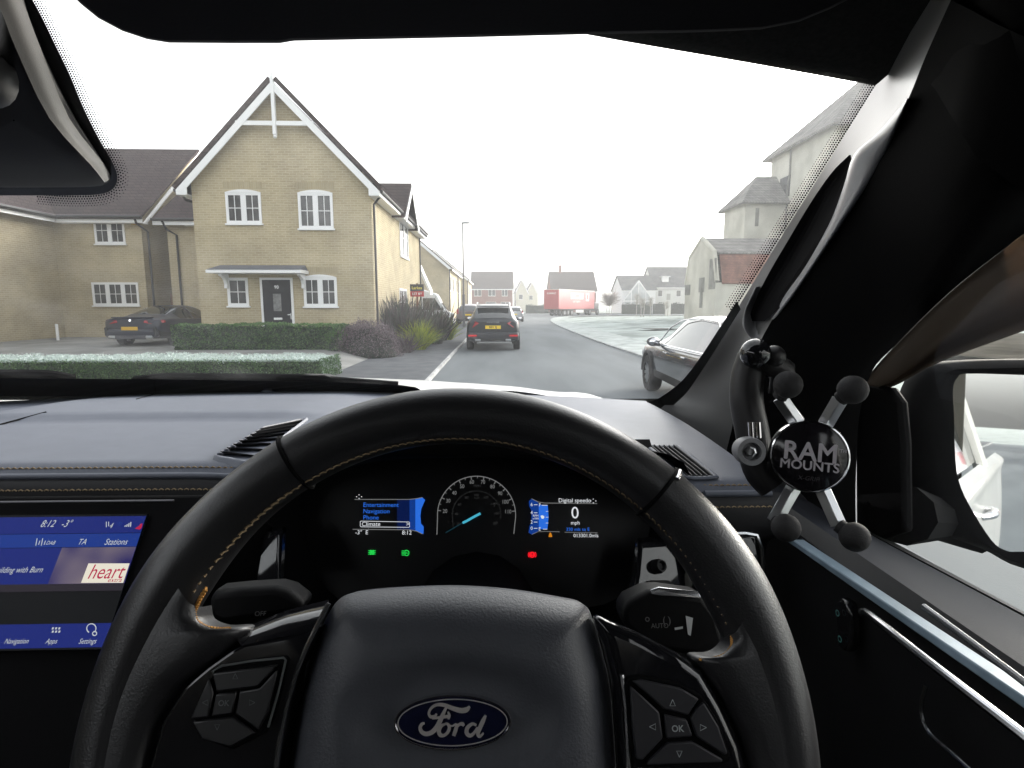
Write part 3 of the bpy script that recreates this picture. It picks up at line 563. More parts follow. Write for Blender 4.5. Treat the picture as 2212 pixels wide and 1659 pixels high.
# right-hand far houses
h = simple_house('rendered_house', 'white house with a glazed pointed gable across the green', at(1345, 640, 108).x, at(1416, 640, 108).x, 108, 118, 4.6, 7.4, 'x', M['white'], M['tile_grey'])
x0, x1 = at(1347, 640, 107).x, at(1409, 640, 107).x; xm = (x0 + x1) / 2 ; b = MB()
b.prism([(x0, 106.6, .1), (x1, 106.6, .1), (x1, 106.6, 2.4), (xm, 106.6, 6.2), (x0, 106.6, 2.4)], (0, 1.3, 0)); pb = b.build('glazed_gable', mat('conservatory glass', (.33, .36, .38), .15, col2=(.55, .58, .6), ns=.8), h, smooth=0)
b = MB()
for t in (0, .25, .5, .75, 1): b.b2(lerp(x0, x1, t) - .06, lerp(x0, x1, t) + .06, 106.5, 106.6, .1, 2.4 + 3.8 * (1 - abs(2 * t - 1)))
b.b2(x0, x1, 106.48, 106.5, 2.3, 2.5)
for sg in (-1, 1): b.prism([(xm, 106.47, 6.3), (xm + sg * (x1 - x0) / 2 + sg * .3, 106.47, 2.3), (xm + sg * (x1 - x0) / 2 + sg * .3, 106.47, 2.05), (xm, 106.47, 6.0)], (0, .03, 0))
b.build('glazing_bars', M['white'], pb, smooth=0)
h = simple_house('rendered_house', 'taller white house with a box dormer in its grey roof', at(1412, 640, 110).x, at(1496, 640, 110).x, 110, 120, 5.3, 9.2, 'x', mat('white render', (.62, .62, .59), .9), M['tile_grey'], [('f', .8, 1.7, 3.2, 4.4, 1), ('f', 4.4, 5.3, 3.2, 4.4, 1), ('f', 3.8, 5.2, .6, 1.9, 1)])
p = at(1434, 606, 112); b = MB(); b.b2(p.x - .65, p.x + .65, 110.9, 113.6, p.z - .9, p.z + .65); d_ = b.build('dormer', M['white'], h, smooth=0)
MB().b2(p.x - .9, p.x + .9, 110.7, 113.6, p.z + .65, p.z + .8).build('dormer_roof', M['white'], d_, smooth=0)

# --- old rendered building with mansard roof, and the tall mill behind it
h = thing('old_barn', 'old rendered barn with a mansard roof of red and grey tiles', 'barn', (18.6, 48, .1))
BX0, BX1, BY0, BY1 = 18.6, 44, 48.0, 55.8; ym = (BY0 + BY1) / 2; zE, zB, zR = 3.55, 6.05, 7.5
prof = [(BY0, .1), (BY0, zE), (BY0 + .9, zB), (ym, zR), (BY1 - .9, zB), (BY1, zE), (BY1, .1)]
b = MB(); b.poly([(BX0, y, z) for y, z in prof]); b.poly([(BX1, y, z) for y, z in prof][::-1]); b.add([(BX0, BY0, .1), (BX1, BY0, .1), (BX1, BY0, zE), (BX0, BY0, zE)], [(0, 1, 2, 3)]); b.build('wall', M['stone'], h, smooth=0)
b = MB(); b.add([(BX0 + .5, BY0 - .12, zE - .1), (BX1, BY0 - .12, zE - .1), (BX1, BY0 + .84, zB), (BX0 + .5, BY0 + .84, zB)], [(0, 1, 2, 3)]); b.build('lower_roof', M['red_tile'], h, smooth=0, solid=.12)
b = MB(); b.add([(BX0 + .3, BY0 + .6, zB - .02), (BX1, BY0 + .6, zB - .02), (BX1, ym, zR + .08), (BX0 + .3, ym, zR + .08)], [(0, 1, 2, 3)]); b.add([(BX0 + .3, ym, zR + .08), (BX1, ym, zR + .08), (BX1, BY1, zE), (BX0 + .3, BY1, zE)], [(0, 1, 2, 3)]); b.build('upper_roof', M['pantile'], h, smooth=0, solid=.14)
b = MB(); b.tube([(BX0 + .1, y, z + .12) for y, z in prof[1:6]], .22, 8); b.build('parapet', M['stone'], h, smooth=0)
b = MB(); b.b2(BX0 - .02, BX0, BY0 + .05, BY0 + 1.6, 3.0, 5.6); b.b2(BX0 - .024, BX0 - .021, 50.6, 52.0, 2.8, 4.1); b.b2(BX0 - .02, BX0, 54.3, 55.78, 2.6, 3.6); b.build('weathered_render', M['stone_dark'], h, smooth=0)
b = MB(); b.b2(BX0 - .04, BX0 - .026, 50.9, 51.6, 1.4, 3.3); b.build('slit_window', M['stone_dark'], h, smooth=0)
b = MB(); b.b2(BX0 - .03, BX0 + .5, BY0 - .06, BY0, .1, zE); b.build('quoin', M['stone'], h, smooth=0)
h = thing('old_mill', 'tall pale rendered mill with hipped tiled roofs behind the barn', 'mill', (33.4, 57, .1))
b = MB(); TX0, TX1, TY0, TY1, TZ = 33.2, 50, 57, 70, 19.3
b.b2(TX0, TX1, TY0, TY1, .1, TZ); b.build('wall', M['stone'], h, smooth=0)
b = MB(); e = .8; rz = 25.5; tm = (TY0 + TY1) / 2
b.add([(TX0 - e, TY0 - e, TZ - .4), (TX0 - e, TY1 + e, TZ - .4), (TX0 + 6, tm, rz), (TX1, tm, rz), (TX1, TY0 - e, TZ - .4), (TX1, TY1 + e, TZ - .4)], [(0, 2, 1), (0, 4, 3, 2), (1, 2, 3, 5)]); b.build('roof', M['pantile'], h, smooth=0, solid=.3)
b = MB(); b.b2(28.4, 33.2, 65.6, 71.6, .1, 13.4); b.build('turret', M['stone'], h, smooth=0)
b = MB(); b.add([(27.8, 65, 13.1), (33.9, 65, 13.1), (33.2, 68.6, 16.6), (30.8, 68.6, 16.6), (27.8, 72.2, 13.1), (33.9, 72.2, 13.1)], [(0, 1, 2, 3), (0, 3, 4), (4, 3, 2, 5)]); b.build('turret_roof', M['pantile'], h, smooth=0, solid=.25)
b = MB()
p = onx(1697, 405, TX0)
b.b2(TX0 - .05, TX0, p.y - 1.0, p.y + 1.3, p.z - 1.1, p.z + 1.2); b.build('window', M['pane'], h, smooth=0)
b = MB(); b.b2(29.6, 30.0, 65.55, 65.6, 10.6, 12.6); b.b2(29.2, 29.5, 65.55, 65.6, 5.4, 6.0); b.build('slit_window', M['stone_dark'], h, smooth=0)
b = MB(); b.b2(TX0 - .06, TX0, TY0, 65.5, 11.9, 12.05); b.build('string_course', M['stone_dark'], h, smooth=0)
b = MB(); b.tube([(TX0 - .15, 65.3, 18.9), (TX0 - .15, 65.2, 16.3), (TX0 - .12, 65.5, 15.5), (TX0 - .12, 65.45, .2)], .1, 8); b.build('downpipe', M['stone_dark'], h)

# --- street lamps, saplings, far hedges, signs
def street_lamp(label, x, y, hgt):
    l = thing('street_lamp', label, 'street lamp', (x, y, .1)); MB().tube([(x, y, .1), (x, y, 2.4), (x, y, 2.41), (x, y, hgt)], [.10, .10, .06, .05], 10).build('pole', mat('galvanised steel', (.09, .09, .095), .5, metal=.2), l)
    b = MB(); b.lathe([(.0, .05), (.12, .06), (.26, .02), (.27, -.03), (.2, -.06), (0, -.065)], (0, 0, 0), (0, 0, 1), 16); b.v = [(x + .22 + vx * 1.35, y + vy * .7, hgt + vz) for vx, vy, vz in b.v]; b.build('lamp_head', mat('lamp head grey', (.3, .31, .32), .5), l)
street_lamp('tall slender street lamp rising from the spiky plants', at(1001.5, 650, 41).x, 41, at(1001, 481, 41).z)
street_lamp('short distant street lamp post beside the pale cream house', at(1113, 640, 98).x, 98, at(1113, 620, 98).z + .6)
def tree(label, x, y, hgt, cr_w, trunks=1, n=500, leafm='twig', cat='tree', group=None, name='bare_tree'):
    t = thing(name, label, cat, (x, y, .1), group); b = MB()
    for k in range(trunks):
        ox = (k - (trunks - 1) / 2) * .35; b.tube([(x + ox, y, .1), (x + ox * 1.2 + .03, y, hgt * .4), (x + ox * 1.8, y, hgt * .75)], [.06, .05, .02], 7)
    b.build('trunk', M['bark'], t); b = MB()
    for k in range(n):
        a = rnd.uniform(0, 2 * math.pi); s0 = V((x, y, hgt * rnd.uniform(.4, .75))); d = V((math.cos(a), math.sin(a), rnd.uniform(.2, 1.3))).normalized()
        p = s0; pts = [p]
        for q in range(3): p = p + d * (cr_w * .5 * rnd.uniform(.2, .5)); d = (d + V((rnd.gauss(0, .35), rnd.gauss(0, .35), rnd.gauss(.05, .3)))).normalized(); pts.append(p)
        b.tube(pts, [.022, .014, .009, .005], 3, caps=False)
    b.build('crown', M[leafm], t, smooth=0); return t
M['bark'] = mat('pale bark', (.45, .44, .41), .9, col2=(.3, .29, .27), ns=8); M['twig'] = mat('frosted twig', (.34, .32, .29), .9); M['twig_dk'] = mat('brown twig', (.16, .13, .11), .9)
for (px, Y, hg, cw, tr, n, lab) in ((1316, 92, 3.6, 3.6, 3, 520, 'rounded brown topped young tree right of the lorry cab'), (1375, 80, 3.9, 1.6, 1, 120, 'thin frosted sapling in front of the glazed gable'), (1388, 74, 3.2, 1.4, 2, 120, 'pair-stemmed frosted sapling on the green'), (1405, 78, 3.4, 1.3, 1, 100, 'frosted sapling just right of the glazed gable peak'), (1440, 80, 2.6, 1.2, 2, 100, 'short bushy sapling beside the white sign board')):
    tree(lab, at(px, 660, Y).x, Y, hg, cw, tr, n, 'twig_dk' if cw > 3 else 'twig')
def far_hedge(label, px0, px1, Y, h0, mats=None):
    x0, x1 = at(px0, 660, Y).x, at(px1, 660, Y).x; b = MB(); b.b2(x0, x1, Y, Y + 1.2, 0, h0 - .15); n = int((x1 - x0) * 160)
    P = np.stack([x0 + (x1 - x0) * NR.random(n), Y - .1 + 1.2 * NR.random(n) ** 2, h0 * NR.random(n) ** .6], 1); P[:, 2] += .15 * np.sin(P[:, 0] * 2.1) * (P[:, 2] / h0); leafquads(b, P, .22, [rnd.choice((1, 1, 2)) for _ in range(n)])
    return tag(b.build('hedge', [M['lf_core'], M['lf_dk'], M['lf_pur']], smooth=0), label, 'hedge')
tree('bare tree whose outer twigs show beside the sensor cover', -11.6, 12, 8.6, 4.4, 1, 260, 'twig_dk')
far_hedge('dark clipped hedge along the road before the glazed gable', 1346, 1408, 104.5, 1.9); far_hedge('dark hedge before the taller white house', 1414, 1488, 105, 2.0); far_hedge('low green hedge at the road bend behind the lorry', 1136, 1185, 112, 1.7)
s = thing('sign_board', 'upright white sign board on the green', 'sign', (at(1443, 660, 84).x, 84, .1)); p = at(1443, 668, 84)
MB().b2(p.x - .42, p.x + .42, 84, 84.15, .1, 3.6).build('board', mat('sign board white', (.6, .6, .58), .6), s, smooth=0, bevel=.02); MB().b2(p.x - .28, p.x + .28, 83.98, 84, 2.4, 3.3).build('notice', mat('notice grey', (.35, .34, .33), .7), s, smooth=0)
# estate agent board
p = at(901, 628, 23.5); s = thing('estate_agent_board', 'small black, yellow and red estate agent board among the flax', 'sign', (p.x, 23.5, .1))
b = MB(); b.b2(p.x - .04, p.x + .04, 23.5, 23.56, .1, p.z + .3); b.build('post', M['wood'], s, smooth=0)
b = MB(); b.b2(p.x - .28, p.x + .28, 23.46, 23.5, p.z - .02, p.z + .26, 0); b.b2(p.x - .28, p.x + .28, 23.46, 23.5, p.z - .24, p.z - .022, 1)
b.text('Larkes', .16, (p.x, 23.459, p.z + .11), (1, 0, 0), (0, 0, 1), 2, bold=.02); b.text('LET BY', .13, (p.x, 23.459, p.z - .13), (1, 0, 0), (0, 0, 1), 3, bold=.02)
b.build('board', [M['ink'], mat('board red', (.45, .02, .03), .5), mat('board yellow', (.7, .6, .03), .5), M['white']], s, smooth=0)
# ------------------------------------------------------------------ vehicles
def wheel(parent, c, r, w, name='wheel'):
    b = MB(); n = 28
    b.lathe([(r * .62, -w / 2), (r * .93, -w / 2), (r, -w / 2 + .03), (r, w / 2 - .03), (r * .93, w / 2), (r * .62, w / 2)], c, (1, 0, 0), n)
    o = b.build(name, M['tyre'], parent)
    b = MB()
    for sg in (-1, 1):
        b.lathe([(r * .63, sg * (w / 2 - .01)), (r * .6, sg * (w / 2 - .03)), (r * .58, sg * (w / 2 - .06)), (0, sg * (w / 2 - .06))], c, (1, 0, 0), n, 1)
        for k in range(10):
            a = k * math.pi / 5; b.box(V(c) + V((sg * (w / 2 - .03), math.cos(a) * r * .33, math.sin(a) * r * .33)), (.03, .05, r * .52), 0, M=Matrix.Rotation(a - math.pi / 2 + math.pi, 3, 'X').to_3x3() if True else None)
    b.build('rim', [M['rim'], M['tyre']], o, smooth=30); return o
def car(name, label, st, paint, glassz, wheels, wr=.34, cat='car', rear_glass=None, front_glass=None, pillars=(), under=None, group=None):
    """st: stations (y, z_low, z_shoulder, half width, z_top, half width of roof); y=0 is the rear, travels towards +y"""
    t = thing(name, label, cat, (0, 0, 0), group); fine = []
    for q in cr([V(s[:3]) for s in st], 4): fine.append([q.x, q.y, q.z])
    for i, q in enumerate(cr([V(s[3:6]) for s in st], 4)): fine[i] += [q.x, q.y, q.z]
    parts = {'body': MB(), 'side_window': MB(), 'rear_window': MB(), 'windscreen': MB(), 'lower_trim': MB()}
    def sec(s):
        y, zl, zs, w, zt, wrf = s; zt = max(zt, zs + .012)
        h = [(0, zl), (.82 * w, zl), (.96 * w, zl + .06), (.985 * w, zl + .2), (w, lerp(zl, zs, .55)), (.985 * w, lerp(zl, zs, .85)), (.955 * w, zs - .015), (.93 * w, zs), (lerp(.93 * w, wrf, .55), lerp(zs, zt, .52)), (wrf, lerp(zs, zt, .9)), (wrf * .9, lerp(zs, zt, .975)), (wrf * .5, zt), (0, zt + .008)]
        return [V((x, y, z)) for x, z in h]
    S = [sec(s) for s in fine]
    for i in range(len(S) - 1):
        ym = (fine[i][0] + fine[i + 1][0]) / 2
        for j in range(12):
            k = 'body'
            if j in (7, 8) and glassz[0] < ym < glassz[1] and not any(a < ym < c for a, c in pillars): k = 'side_window'
            if j >= 9 and rear_glass and rear_glass[0] < ym < rear_glass[1]: k = 'rear_window'
            if j >= 9 and front_glass and front_glass[0] < ym < front_glass[1]: k = 'windscreen'
            if j <= 2: k = 'lower_trim'
            q = [S[i][j], S[i + 1][j], S[i + 1][j + 1], S[i][j + 1]]
            parts[k].add(q, [(0, 1, 2, 3)][:1]); parts[k].add([V((-p.x, p.y, p.z)) for p in q], [(3, 2, 1, 0)])
    for e, fl in ((S[0], 1), (S[-1], 0)):
        L = e + [V((-p.x, p.y, p.z)) for p in e[-2:0:-1]]; parts['body'].add(L, [tuple(range(len(L)))[::(-1 if fl else 1)]])
    MM = {'body': paint, 'side_window': M['carglass'], 'rear_window': M['carglass'], 'windscreen': M['carglass'], 'lower_trim': under or M['tyre']}
    for k, mb in parts.items():
        if mb.v: mb.build(k, MM[k], t, smooth=40, merge=True)
    for y in wheels:
        for sg in (-1, 1):
            w_ = max(s[3] for s in fine); wheel(t, (sg * (w_ - .10), y, wr), wr, .24)
    return t
def lampbox(parent, name, c, d, m_, bevel=.02, rz=0.): return MB().box(c, d, 0, rz).build(name, m_, parent, bevel=bevel)
def mirrors(t, x, y, z, paint):
    for sg in (-1, 1):
        b = MB(); b.ball((0, 0, 0), 1, 0, 14); b.v = [(sg * (x + .02) + a * .12, y + c * .09, z + d * .085) for a, c, d in b.v]; b.tube([(sg * (x - .16), y + .02, z - .06), (sg * x, y, z - .05)], .03, 6)
        o = b.build('wing_mirror', paint, t); b = MB(); b.ball((0, 0, 0), 1, 0, 12); b.v = [(sg * (x + .02) + a * .09, y - .06 + c * .04, z + d * .062) for a, c, d in b.v]; b.build('mirror_glass', M['chrome'], o)
paint_dk = mat('dark grey paint', (.014, .016, .022), .32, coat=.35, spec=.4)
paint_blue = mat('dark blue paint', (.006, .008, .022), .3, coat=.3)
paint_gr = mat('graphite paint', (.028, .032, .040), .25, coat=.8, spec=.5)
# dark SUV ahead
t = car('suv', 'dark grey suv with yellow plate waiting straight ahead', [(0, .42, 1.02, .86, 1.06, .70), (.10, .36, 1.05, .93, 1.14, .70), (.32, .32, 1.06, .965, 1.36, .66), (.62, .30, 1.06, .97, 1.60, .64), (1.2, .30, 1.05, .97, 1.67, .65), (2.2, .30, 1.03, .97, 1.69, .66), (3.0, .30, 1.02, .97, 1.55, .64), (3.6, .30, 1.0, .96, 1.14, .68), (4.5, .32, .92, .93, .96, .7), (4.85, .40, .70, .80, .74, .6)], paint_dk, (.45, 3.3), (.85, 3.75), .38, rear_glass=(.13, .55), pillars=((.9, 1.0), (2.1, 2.2)))
lampbox(t, 'rear_bumper', (0, .02, .52), (1.84, .20, .30), paint_dk, .06); b = MB(); b.b2(-.62, .62, -.10, -.08, .36, .46); b.build('diffuser', M['tyre'], t, bevel=.01)
for sg in (-1, 1):
    b = MB(); b.prism([(sg * .50, -.03, 1.00), (sg * .62, -.03, 1.06), (sg * .90, .10, 1.06), (sg * .95, .28, .97), (sg * .93, .10, .86), (sg * .72, -.03, .85)][::sg], (0, .1, 0)); b.build('tail_lamp', M['taillight'], t, bevel=.015)
    lampbox(t, 'rear_reflector', (sg * .74, -.085, .56), (.30, .03, .06), M['reflector_glow'], .008)
    MB().tube([(sg * .60, .7, 1.665), (sg * .61, .9, 1.72), (sg * .61, 2.3, 1.75), (sg * .60, 2.6, 1.70)], .022, 6).build('roof_rail', M['chrome'], t)
    lampbox(t, 'exhaust', (sg * .55, -.09, .40), (.20, .06, .08), M['rim'], .02)
b = MB(); b.b2(-.28, .28, -.05, -.03, .80, .92, 0); b.text('BEV 2J', .105, (0, -.0505, .86), (1, 0, 0), (0, 0, 1), 1, bold=.02); b.build('number_plate', [M['plate'], M['ink']], t, smooth=0)
b = MB(); b.text('P O R S C H E', .062, (0, -.045, 1.035), (1, 0, 0), (0, 0, 1), bold=.03, sx=1.15); b.build('badge', M['chrome'], t, smooth=0)
MB().tube([(.02, .18, 1.18), (.42, .16, 1.20)], .014, 6).build('rear_wiper', M['tyre'], t)
b = MB(); b.b2(-.60, .60, .33, .56, 1.60, 1.63); b.build('spoiler', paint_dk, t, bevel=.012)
mirrors(t, 1.02, 3.15, 1.10, paint_dk); place(t, (-.13, 20.4, 0), R(-.5))
# dark blue coupe on the drive
t = car('coupe', 'dark blue coupe parked on the drive with its rear to the road', [(0, .42, .86, .80, .90, .62), (.12, .32, .90, .90, .95, .64), (.6, .26, .92, .95, .985, .62), (1.2, .24, .91, .96, 1.16, .56), (1.8, .24, .90, .95, 1.32, .54), (2.4, .24, .89, .95, 1.345, .56), (3.0, .24, .88, .95, 1.22, .58), (3.5, .24, .88, .95, .96, .64), (4.4, .25, .80, .93, .84, .66), (4.8, .34, .6, .8, .64, .6)], paint_blue, (1.15, 3.15), (.95, 3.75), .35, rear_glass=(.85, 1.75), pillars=((1.95, 2.05),))
for sg in (-1, 1):
    b = MB(); b.prism([(sg * .42, -.02, .80), (sg * .45, -.02, .87), (sg * .80, .04, .89), (sg * .92, .22, .88), (sg * .93, .26, .80), (sg * .85, .04, .76), (sg * .66, -.02, .76)][::sg], (0, .1, 0)); b.build('tail_lamp', M['taillight'], t, bevel=.012)
    lampbox(t, 'rear_vent', (sg * .78, -.03, .52), (.10, .08, .26), M['tyre'], .02); lampbox(t, 'exhaust', (sg * .6, -.05, .34), (.22, .08, .10), M['rim'], .025)
lampbox(t, 'rear_bumper', (0, .04, .46), (1.7, .22, .26), paint_blue, .07); lampbox(t, 'diffuser', (0, -.06, .33), (1.0, .06, .12), mat('diffuser grey', (.05, .05, .06), .5), .02)
b = MB(); b.b2(-.26, .26, -.09, -.07, .56, .67, 0); b.build('number_plate', [mat('amber plate', (.60, .36, .03), .5)], t, smooth=0)
MB().lathe([(.045, 0), (.04, .012), (0, .014)], (0, -.02, .87), (0, -1, .2), 16).build('badge', M['chrome'], t); lampbox(t, 'lid_spoiler', (0, .1, .965), (1.3, .14, .03), paint_blue, .012)
mirrors(t, 1.0, 3.0, .95, paint_blue); place(t, (-11.75, 18.5, .29), R(-2))
# estate car on the right
t = car('estate_car', 'dark grey estate car just ahead on the opposite side of the road', [(0, .42, .90, .80, .95, .62), (.12, .34, .94, .90, 1.02, .62), (.5, .28, .96, .935, 1.30, .56), (1.0, .26, .95, .94, 1.44, .56), (1.9, .26, .94, .94, 1.48, .57), (2.7, .26, .93, .94, 1.42, .56), (3.15, .26, .92, .94, 1.22, .58), (3.6, .26, .93, .93, .985, .66), (4.2, .28, .86, .92, .91, .70), (4.55, .32, .78, .86, .81, .62), (4.72, .40, .6, .72, .64, .5)], paint_gr, (.55, 3.22), (.95, 3.78), .345, rear_glass=(.1, .5), front_glass=(2.75, 3.5), pillars=((1.15, 1.22), (2.02, 2.11)))
for sg in (-1, 1):
    lampbox(t, 'headlamp', (sg * .70, 4.52, .68), (.34, .20, .16), mat('headlamp lens', (.5, .52, .55), .1), .05); lampbox(t, 'tail_lamp', (sg * .76, .05, .86), (.3, .16, .14), M['taillight'], .03)
    b = MB(); sl_ = [(sg * .945, y, z) for y, z in ((3.35, .945), (2.6, .955), (1.6, .965), (.6, .975))]; b.tube([(x * .985, y, z + .005) for x, y, z in sl_], .016, 6); b.tube([(sg * .86, 3.3, .96), (sg * .73, 3.0, 1.25), (sg * .63, 2.65, 1.39), (sg * .60, 1.9, 1.445), (sg * .60, 1.0, 1.41), (sg * .70, .55, 1.2)], .012, 6); b.build('chrome_strip', M['chrome'], t)
    for y in (1.55, 2.55): lampbox(t, 'door_handle', (sg * .945, y, .84), (.03, .2, .03), M['chrome'], .01)
    b = MB(); [b.tube([(sg * (.947), 3.78 + .40 * math.cos(a), .36 + .40 * math.sin(a)) for a in [math.pi * k / 12 for k in range(13)]], .025, 6)]; b.build('wheel_arch', M['tyre'], t)
mirrors(t, 1.02, 3.0, 1.0, paint_gr); place(t, (3.78, 7.05, 0), R(-1.5))
# white van side-on behind the plants
def van(label, x, y, rz, L=5.2, hgt=2.3):
    t = thing('van', label, 'van'); b = MB(); w = .98
    prof = [(0, .35), (0, hgt - .12), (.15, hgt), (L - 1.7, hgt), (L - .95, hgt - .25), (L - .45, 1.25), (L, 1.05), (L, .4)]
    n = len(prof); L_ = [V((-w, yy, z)) for yy, z in prof]; R_ = [V((w, yy, z)) for yy, z in prof]
    b.poly(L_); b.poly(R_[::-1]); b.add(L_ + R_, [(i, n + i, n + (i + 1) % n, (i + 1) % n) for i in range(n)]); b.build('body', mat('white van paint', (.72, .74, .78), .35, coat=.4), t, bevel=.07, smooth=30)
    for yy in (.9, L - .95):
        for sg in (-1, 1): wheel(t, (sg * .88, yy, .33), .33, .2)
    for sg in (-1, 1):
        b = MB(); b.add([(sg * (w + .004), L - 1.75, 1.25), (sg * (w + .004), L - .62, 1.25), (sg * (w + .004), L - 1.05, 1.95), (sg * (w + .004), L - 1.75, 1.95)], [(0, 1, 2, 3)[::sg]]); b.build('side_window', M['carglass'], t, smooth=0); lampbox(t, 'tail_lamp', (sg * .92, -.005, 1.0), (.12, .04, .5), M['taillight'], .01)
    b = MB(); b.add([(-.7, -.004, 1.3), (.7, -.004, 1.3), (.7, -.004, 1.95), (-.7, -.004, 1.95)], [(0, 1, 2, 3)]); b.build('rear_window', M['carglass'], t, smooth=0); lampbox(t, 'number_plate', (0, -.015, .8), (.52, .02, .11), M['plate'], .004)
    b = MB(); b.add([(-.82, L - .90, 1.95), (.82, L - .90, 1.95), (.88, L - .46, 1.3), (-.88, L - .46, 1.3)], [(3, 2, 1, 0)]); b.v = [(a, c + .03, d + .02) for a, c, d in b.v]; b.build('windscreen', M['carglass'], t, smooth=0)
    return place(t, (x, y, .1), rz)
van('white van parked side on behind the spiky plants', -7.6, 34.3, R(-88), 5.0, 2.45)
# small cars parked on the left further up
st_small = [(0, .42, .92, .76, .96, .6), (.1, .34, .96, .84, 1.08, .6), (.4, .28, .97, .87, 1.38, .58), (1.0, .26, .96, .88, 1.50, .58), (2.0, .26, .95, .88, 1.50, .58), (2.7, .26, .94, .87, 1.3, .58), (3.2, .26, .94, .86, 1.0, .62), (3.8, .3, .85, .8, .88, .6), (4.0, .4, .65, .7, .7, .5)]
def small_car(label, x, y, paint, sc=1.0, z=0.):
    t = car('parked_car', label, st_small, paint, (.4, 2.85), (.7, 3.2), .31, rear_glass=(.08, .38), front_glass=(2.2, 3.1), pillars=((1.5, 1.6),), group='cars parked up the road')
    for sg in (-1, 1): lampbox(t, 'tail_lamp', (sg * .74, .06, .98), (.14, .16, .34), M['taillight'], .02)
    lampbox(t, 'number_plate', (0, -.01, .75), (.5, .02, .11), M['plate'], .004); t.scale = (sc, sc, sc); return place(t, (x, y, z))
small_car('brown people carrier half hidden at the left of the dark suv', at(1015, 668, 44).x - .15, 44, mat('brown car paint', (.09, .06, .06), .3, coat=.5), 1.08, .09)
small_car('white car parked beyond the dark suv', at(1082, 660, 40).x, 40, mat('white car paint', (.7, .7, .72), .3, coat=.5), 1.08); small_car('silver car parked in front of the white one', at(1112, 670, 56).x, 56, mat('silver car paint', (.38, .39, .41), .3, metal=.5), 1.0)
# articulated lorry turning right at the bend
t = thing('lorry', 'red articulated lorry turning right at the bend', 'lorry'); red = mat('red curtain side', (.36, .018, .028), .5, col2=(.42, .028, .036), ns=.6); redd = mat('red trailer doors', (.36, .018, .03), .4)
b = MB(); b.b2(-1.25, 1.25, .04, 13.4, 1.05, 3.95, 0); b.b2(-1.25, 1.25, 0, .04, 1.05, 3.95, 1)
b.b2(1.25, 1.262, 4.2, 8.8, 2.6, 3.55, 2); b.text('KAMMAC', 1.0, (1.2621, 6.5, 3.1), (0, 1, 0), (0, 0, 1), 0, bold=.04); b.text('your logistics', .5, (1.2505, 6.3, 2.25), (0, 1, 0), (0, 0, 1), 2)
b.b2(1.25, 1.262, 9.9, 11.1, 2.3, 3.6, 2); b.b2(1.262, 1.268, 10.15, 10.85, 2.6, 3.35, 0)
b.text('KAMMAC', .36, (0, -.002, 3.4), (1, 0, 0), (0, 0, 1), 2, bold=.03); b.b2(-1.27, 1.27, -.01, 13.41, 3.952, 4.02, 2)
for xx in (-1.24, 0, 1.24): b.b2(xx - .025, xx + .025, -.02, -.001, 1.06, 3.94, 1)
b.build('trailer', [red, redd, mat('trailer white', (.7, .68, .66), .5)], t, smooth=0)
b = MB(); b.b2(-1.15, 1.15, .1, 13.2, .88, 1.04); b.b2(-1.2, 1.2, .02, .2, .5, .62); b.build('chassis', M['tyre'], t, smooth=0)
for y in (2.2, 3.5, 4.8):
    for sg in (-1, 1): wheel(t, (sg * 1.05, y, .5), .5, .32)
b = MB(); b.b2(1.16, 1.2, 6.2, 9.2, .45, .9); b.build('side_guard', mat('guard grey', (.55, .55, .55), .5), t, smooth=0)
b = MB(); b.b2(-1.15, 1.15, 13.75, 15.7, 1.0, 2.1); b.build('cab', mat('dark cab paint', (.06, .05, .055), .4), t, bevel=.15, seg=3); b = MB(); b.b2(-1.0, 1.0, 11.2, 16.0, .55, 1.0); b.build('cab_chassis', M['tyre'], t, bevel=.03)
for y in (11.9, 15.2):
    for sg in (-1, 1): wheel(t, (sg * 1.02, y, .5), .5, .32)
p = at(1191, 670, 86); place(t, (p.x, 86, 0), R(-33))
# traffic behind, seen in the door mirror
van('white van following some way behind', 3.6, -26, R(180), 5.2, 2.3)
t = thing('lorry', 'orange box lorry some way behind the truck', 'lorry'); b = MB(); b.b2(-1.2, 1.2, 0, 6, .9, 3.6); b.build('box_body', mat('orange paint', (.65, .20, .05), .5), t, bevel=.04); b = MB(); b.b2(-1.1, 1.1, 6.1, 7.9, .6, 2.6); b.build('cab', mat('orange cab paint', (.6, .18, .05), .4), t, bevel=.15)
for y in (1.2, 6.9):
    for sg in (-1, 1): wheel(t, (sg * 1.0, y, .45), .45, .3)
place(t, (5.6, -46, 0), 0)

# ------------------------------------------------------------------ the pickup truck we sit in
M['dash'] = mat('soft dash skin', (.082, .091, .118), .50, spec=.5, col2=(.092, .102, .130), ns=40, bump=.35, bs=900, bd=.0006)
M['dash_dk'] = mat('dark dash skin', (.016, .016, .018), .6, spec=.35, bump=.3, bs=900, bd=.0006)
M['black'] = mat('matt black plastic', (.0045, .0045, .005), .85, spec=.08)
M['hard'] = mat('hard black plastic', (.009, .009, .010), .55, spec=.25, bump=.2, bs=700, bd=.0004)
M['piano'] = mat('gloss black trim', (.010, .010, .012), .06, spec=.5, coat=.3)
M['leather'] = mat('rim leather', (.018, .018, .020), .37, spec=.85, bump=.35, bs=900, bd=.0005)
M['pad'] = mat('airbag cover skin', (.066, .070, .082), .44, spec=.5, col2=(.074, .078, .091), ns=30, bump=.5, bs=750, bd=.0005)
M['pillar'] = mat('pillar trim', (.115, .115, .113), .36, spec=.5, bump=.15, bs=600, bd=.0004)
M['lining'] = mat('roof cloth', (.022, .022, .020), .95, spec=.1, col2=(.03, .03, .027), ns=300, bump=.3, bs=900, bd=.0006)
M['satin'] = mat('satin silver', (.55, .56, .58), .22, metal=1)
M['thread'] = mat('tan thread', (.26, .19, .11), .8); M['thread_or'] = mat('orange thread', (.60, .30, .07), .7)
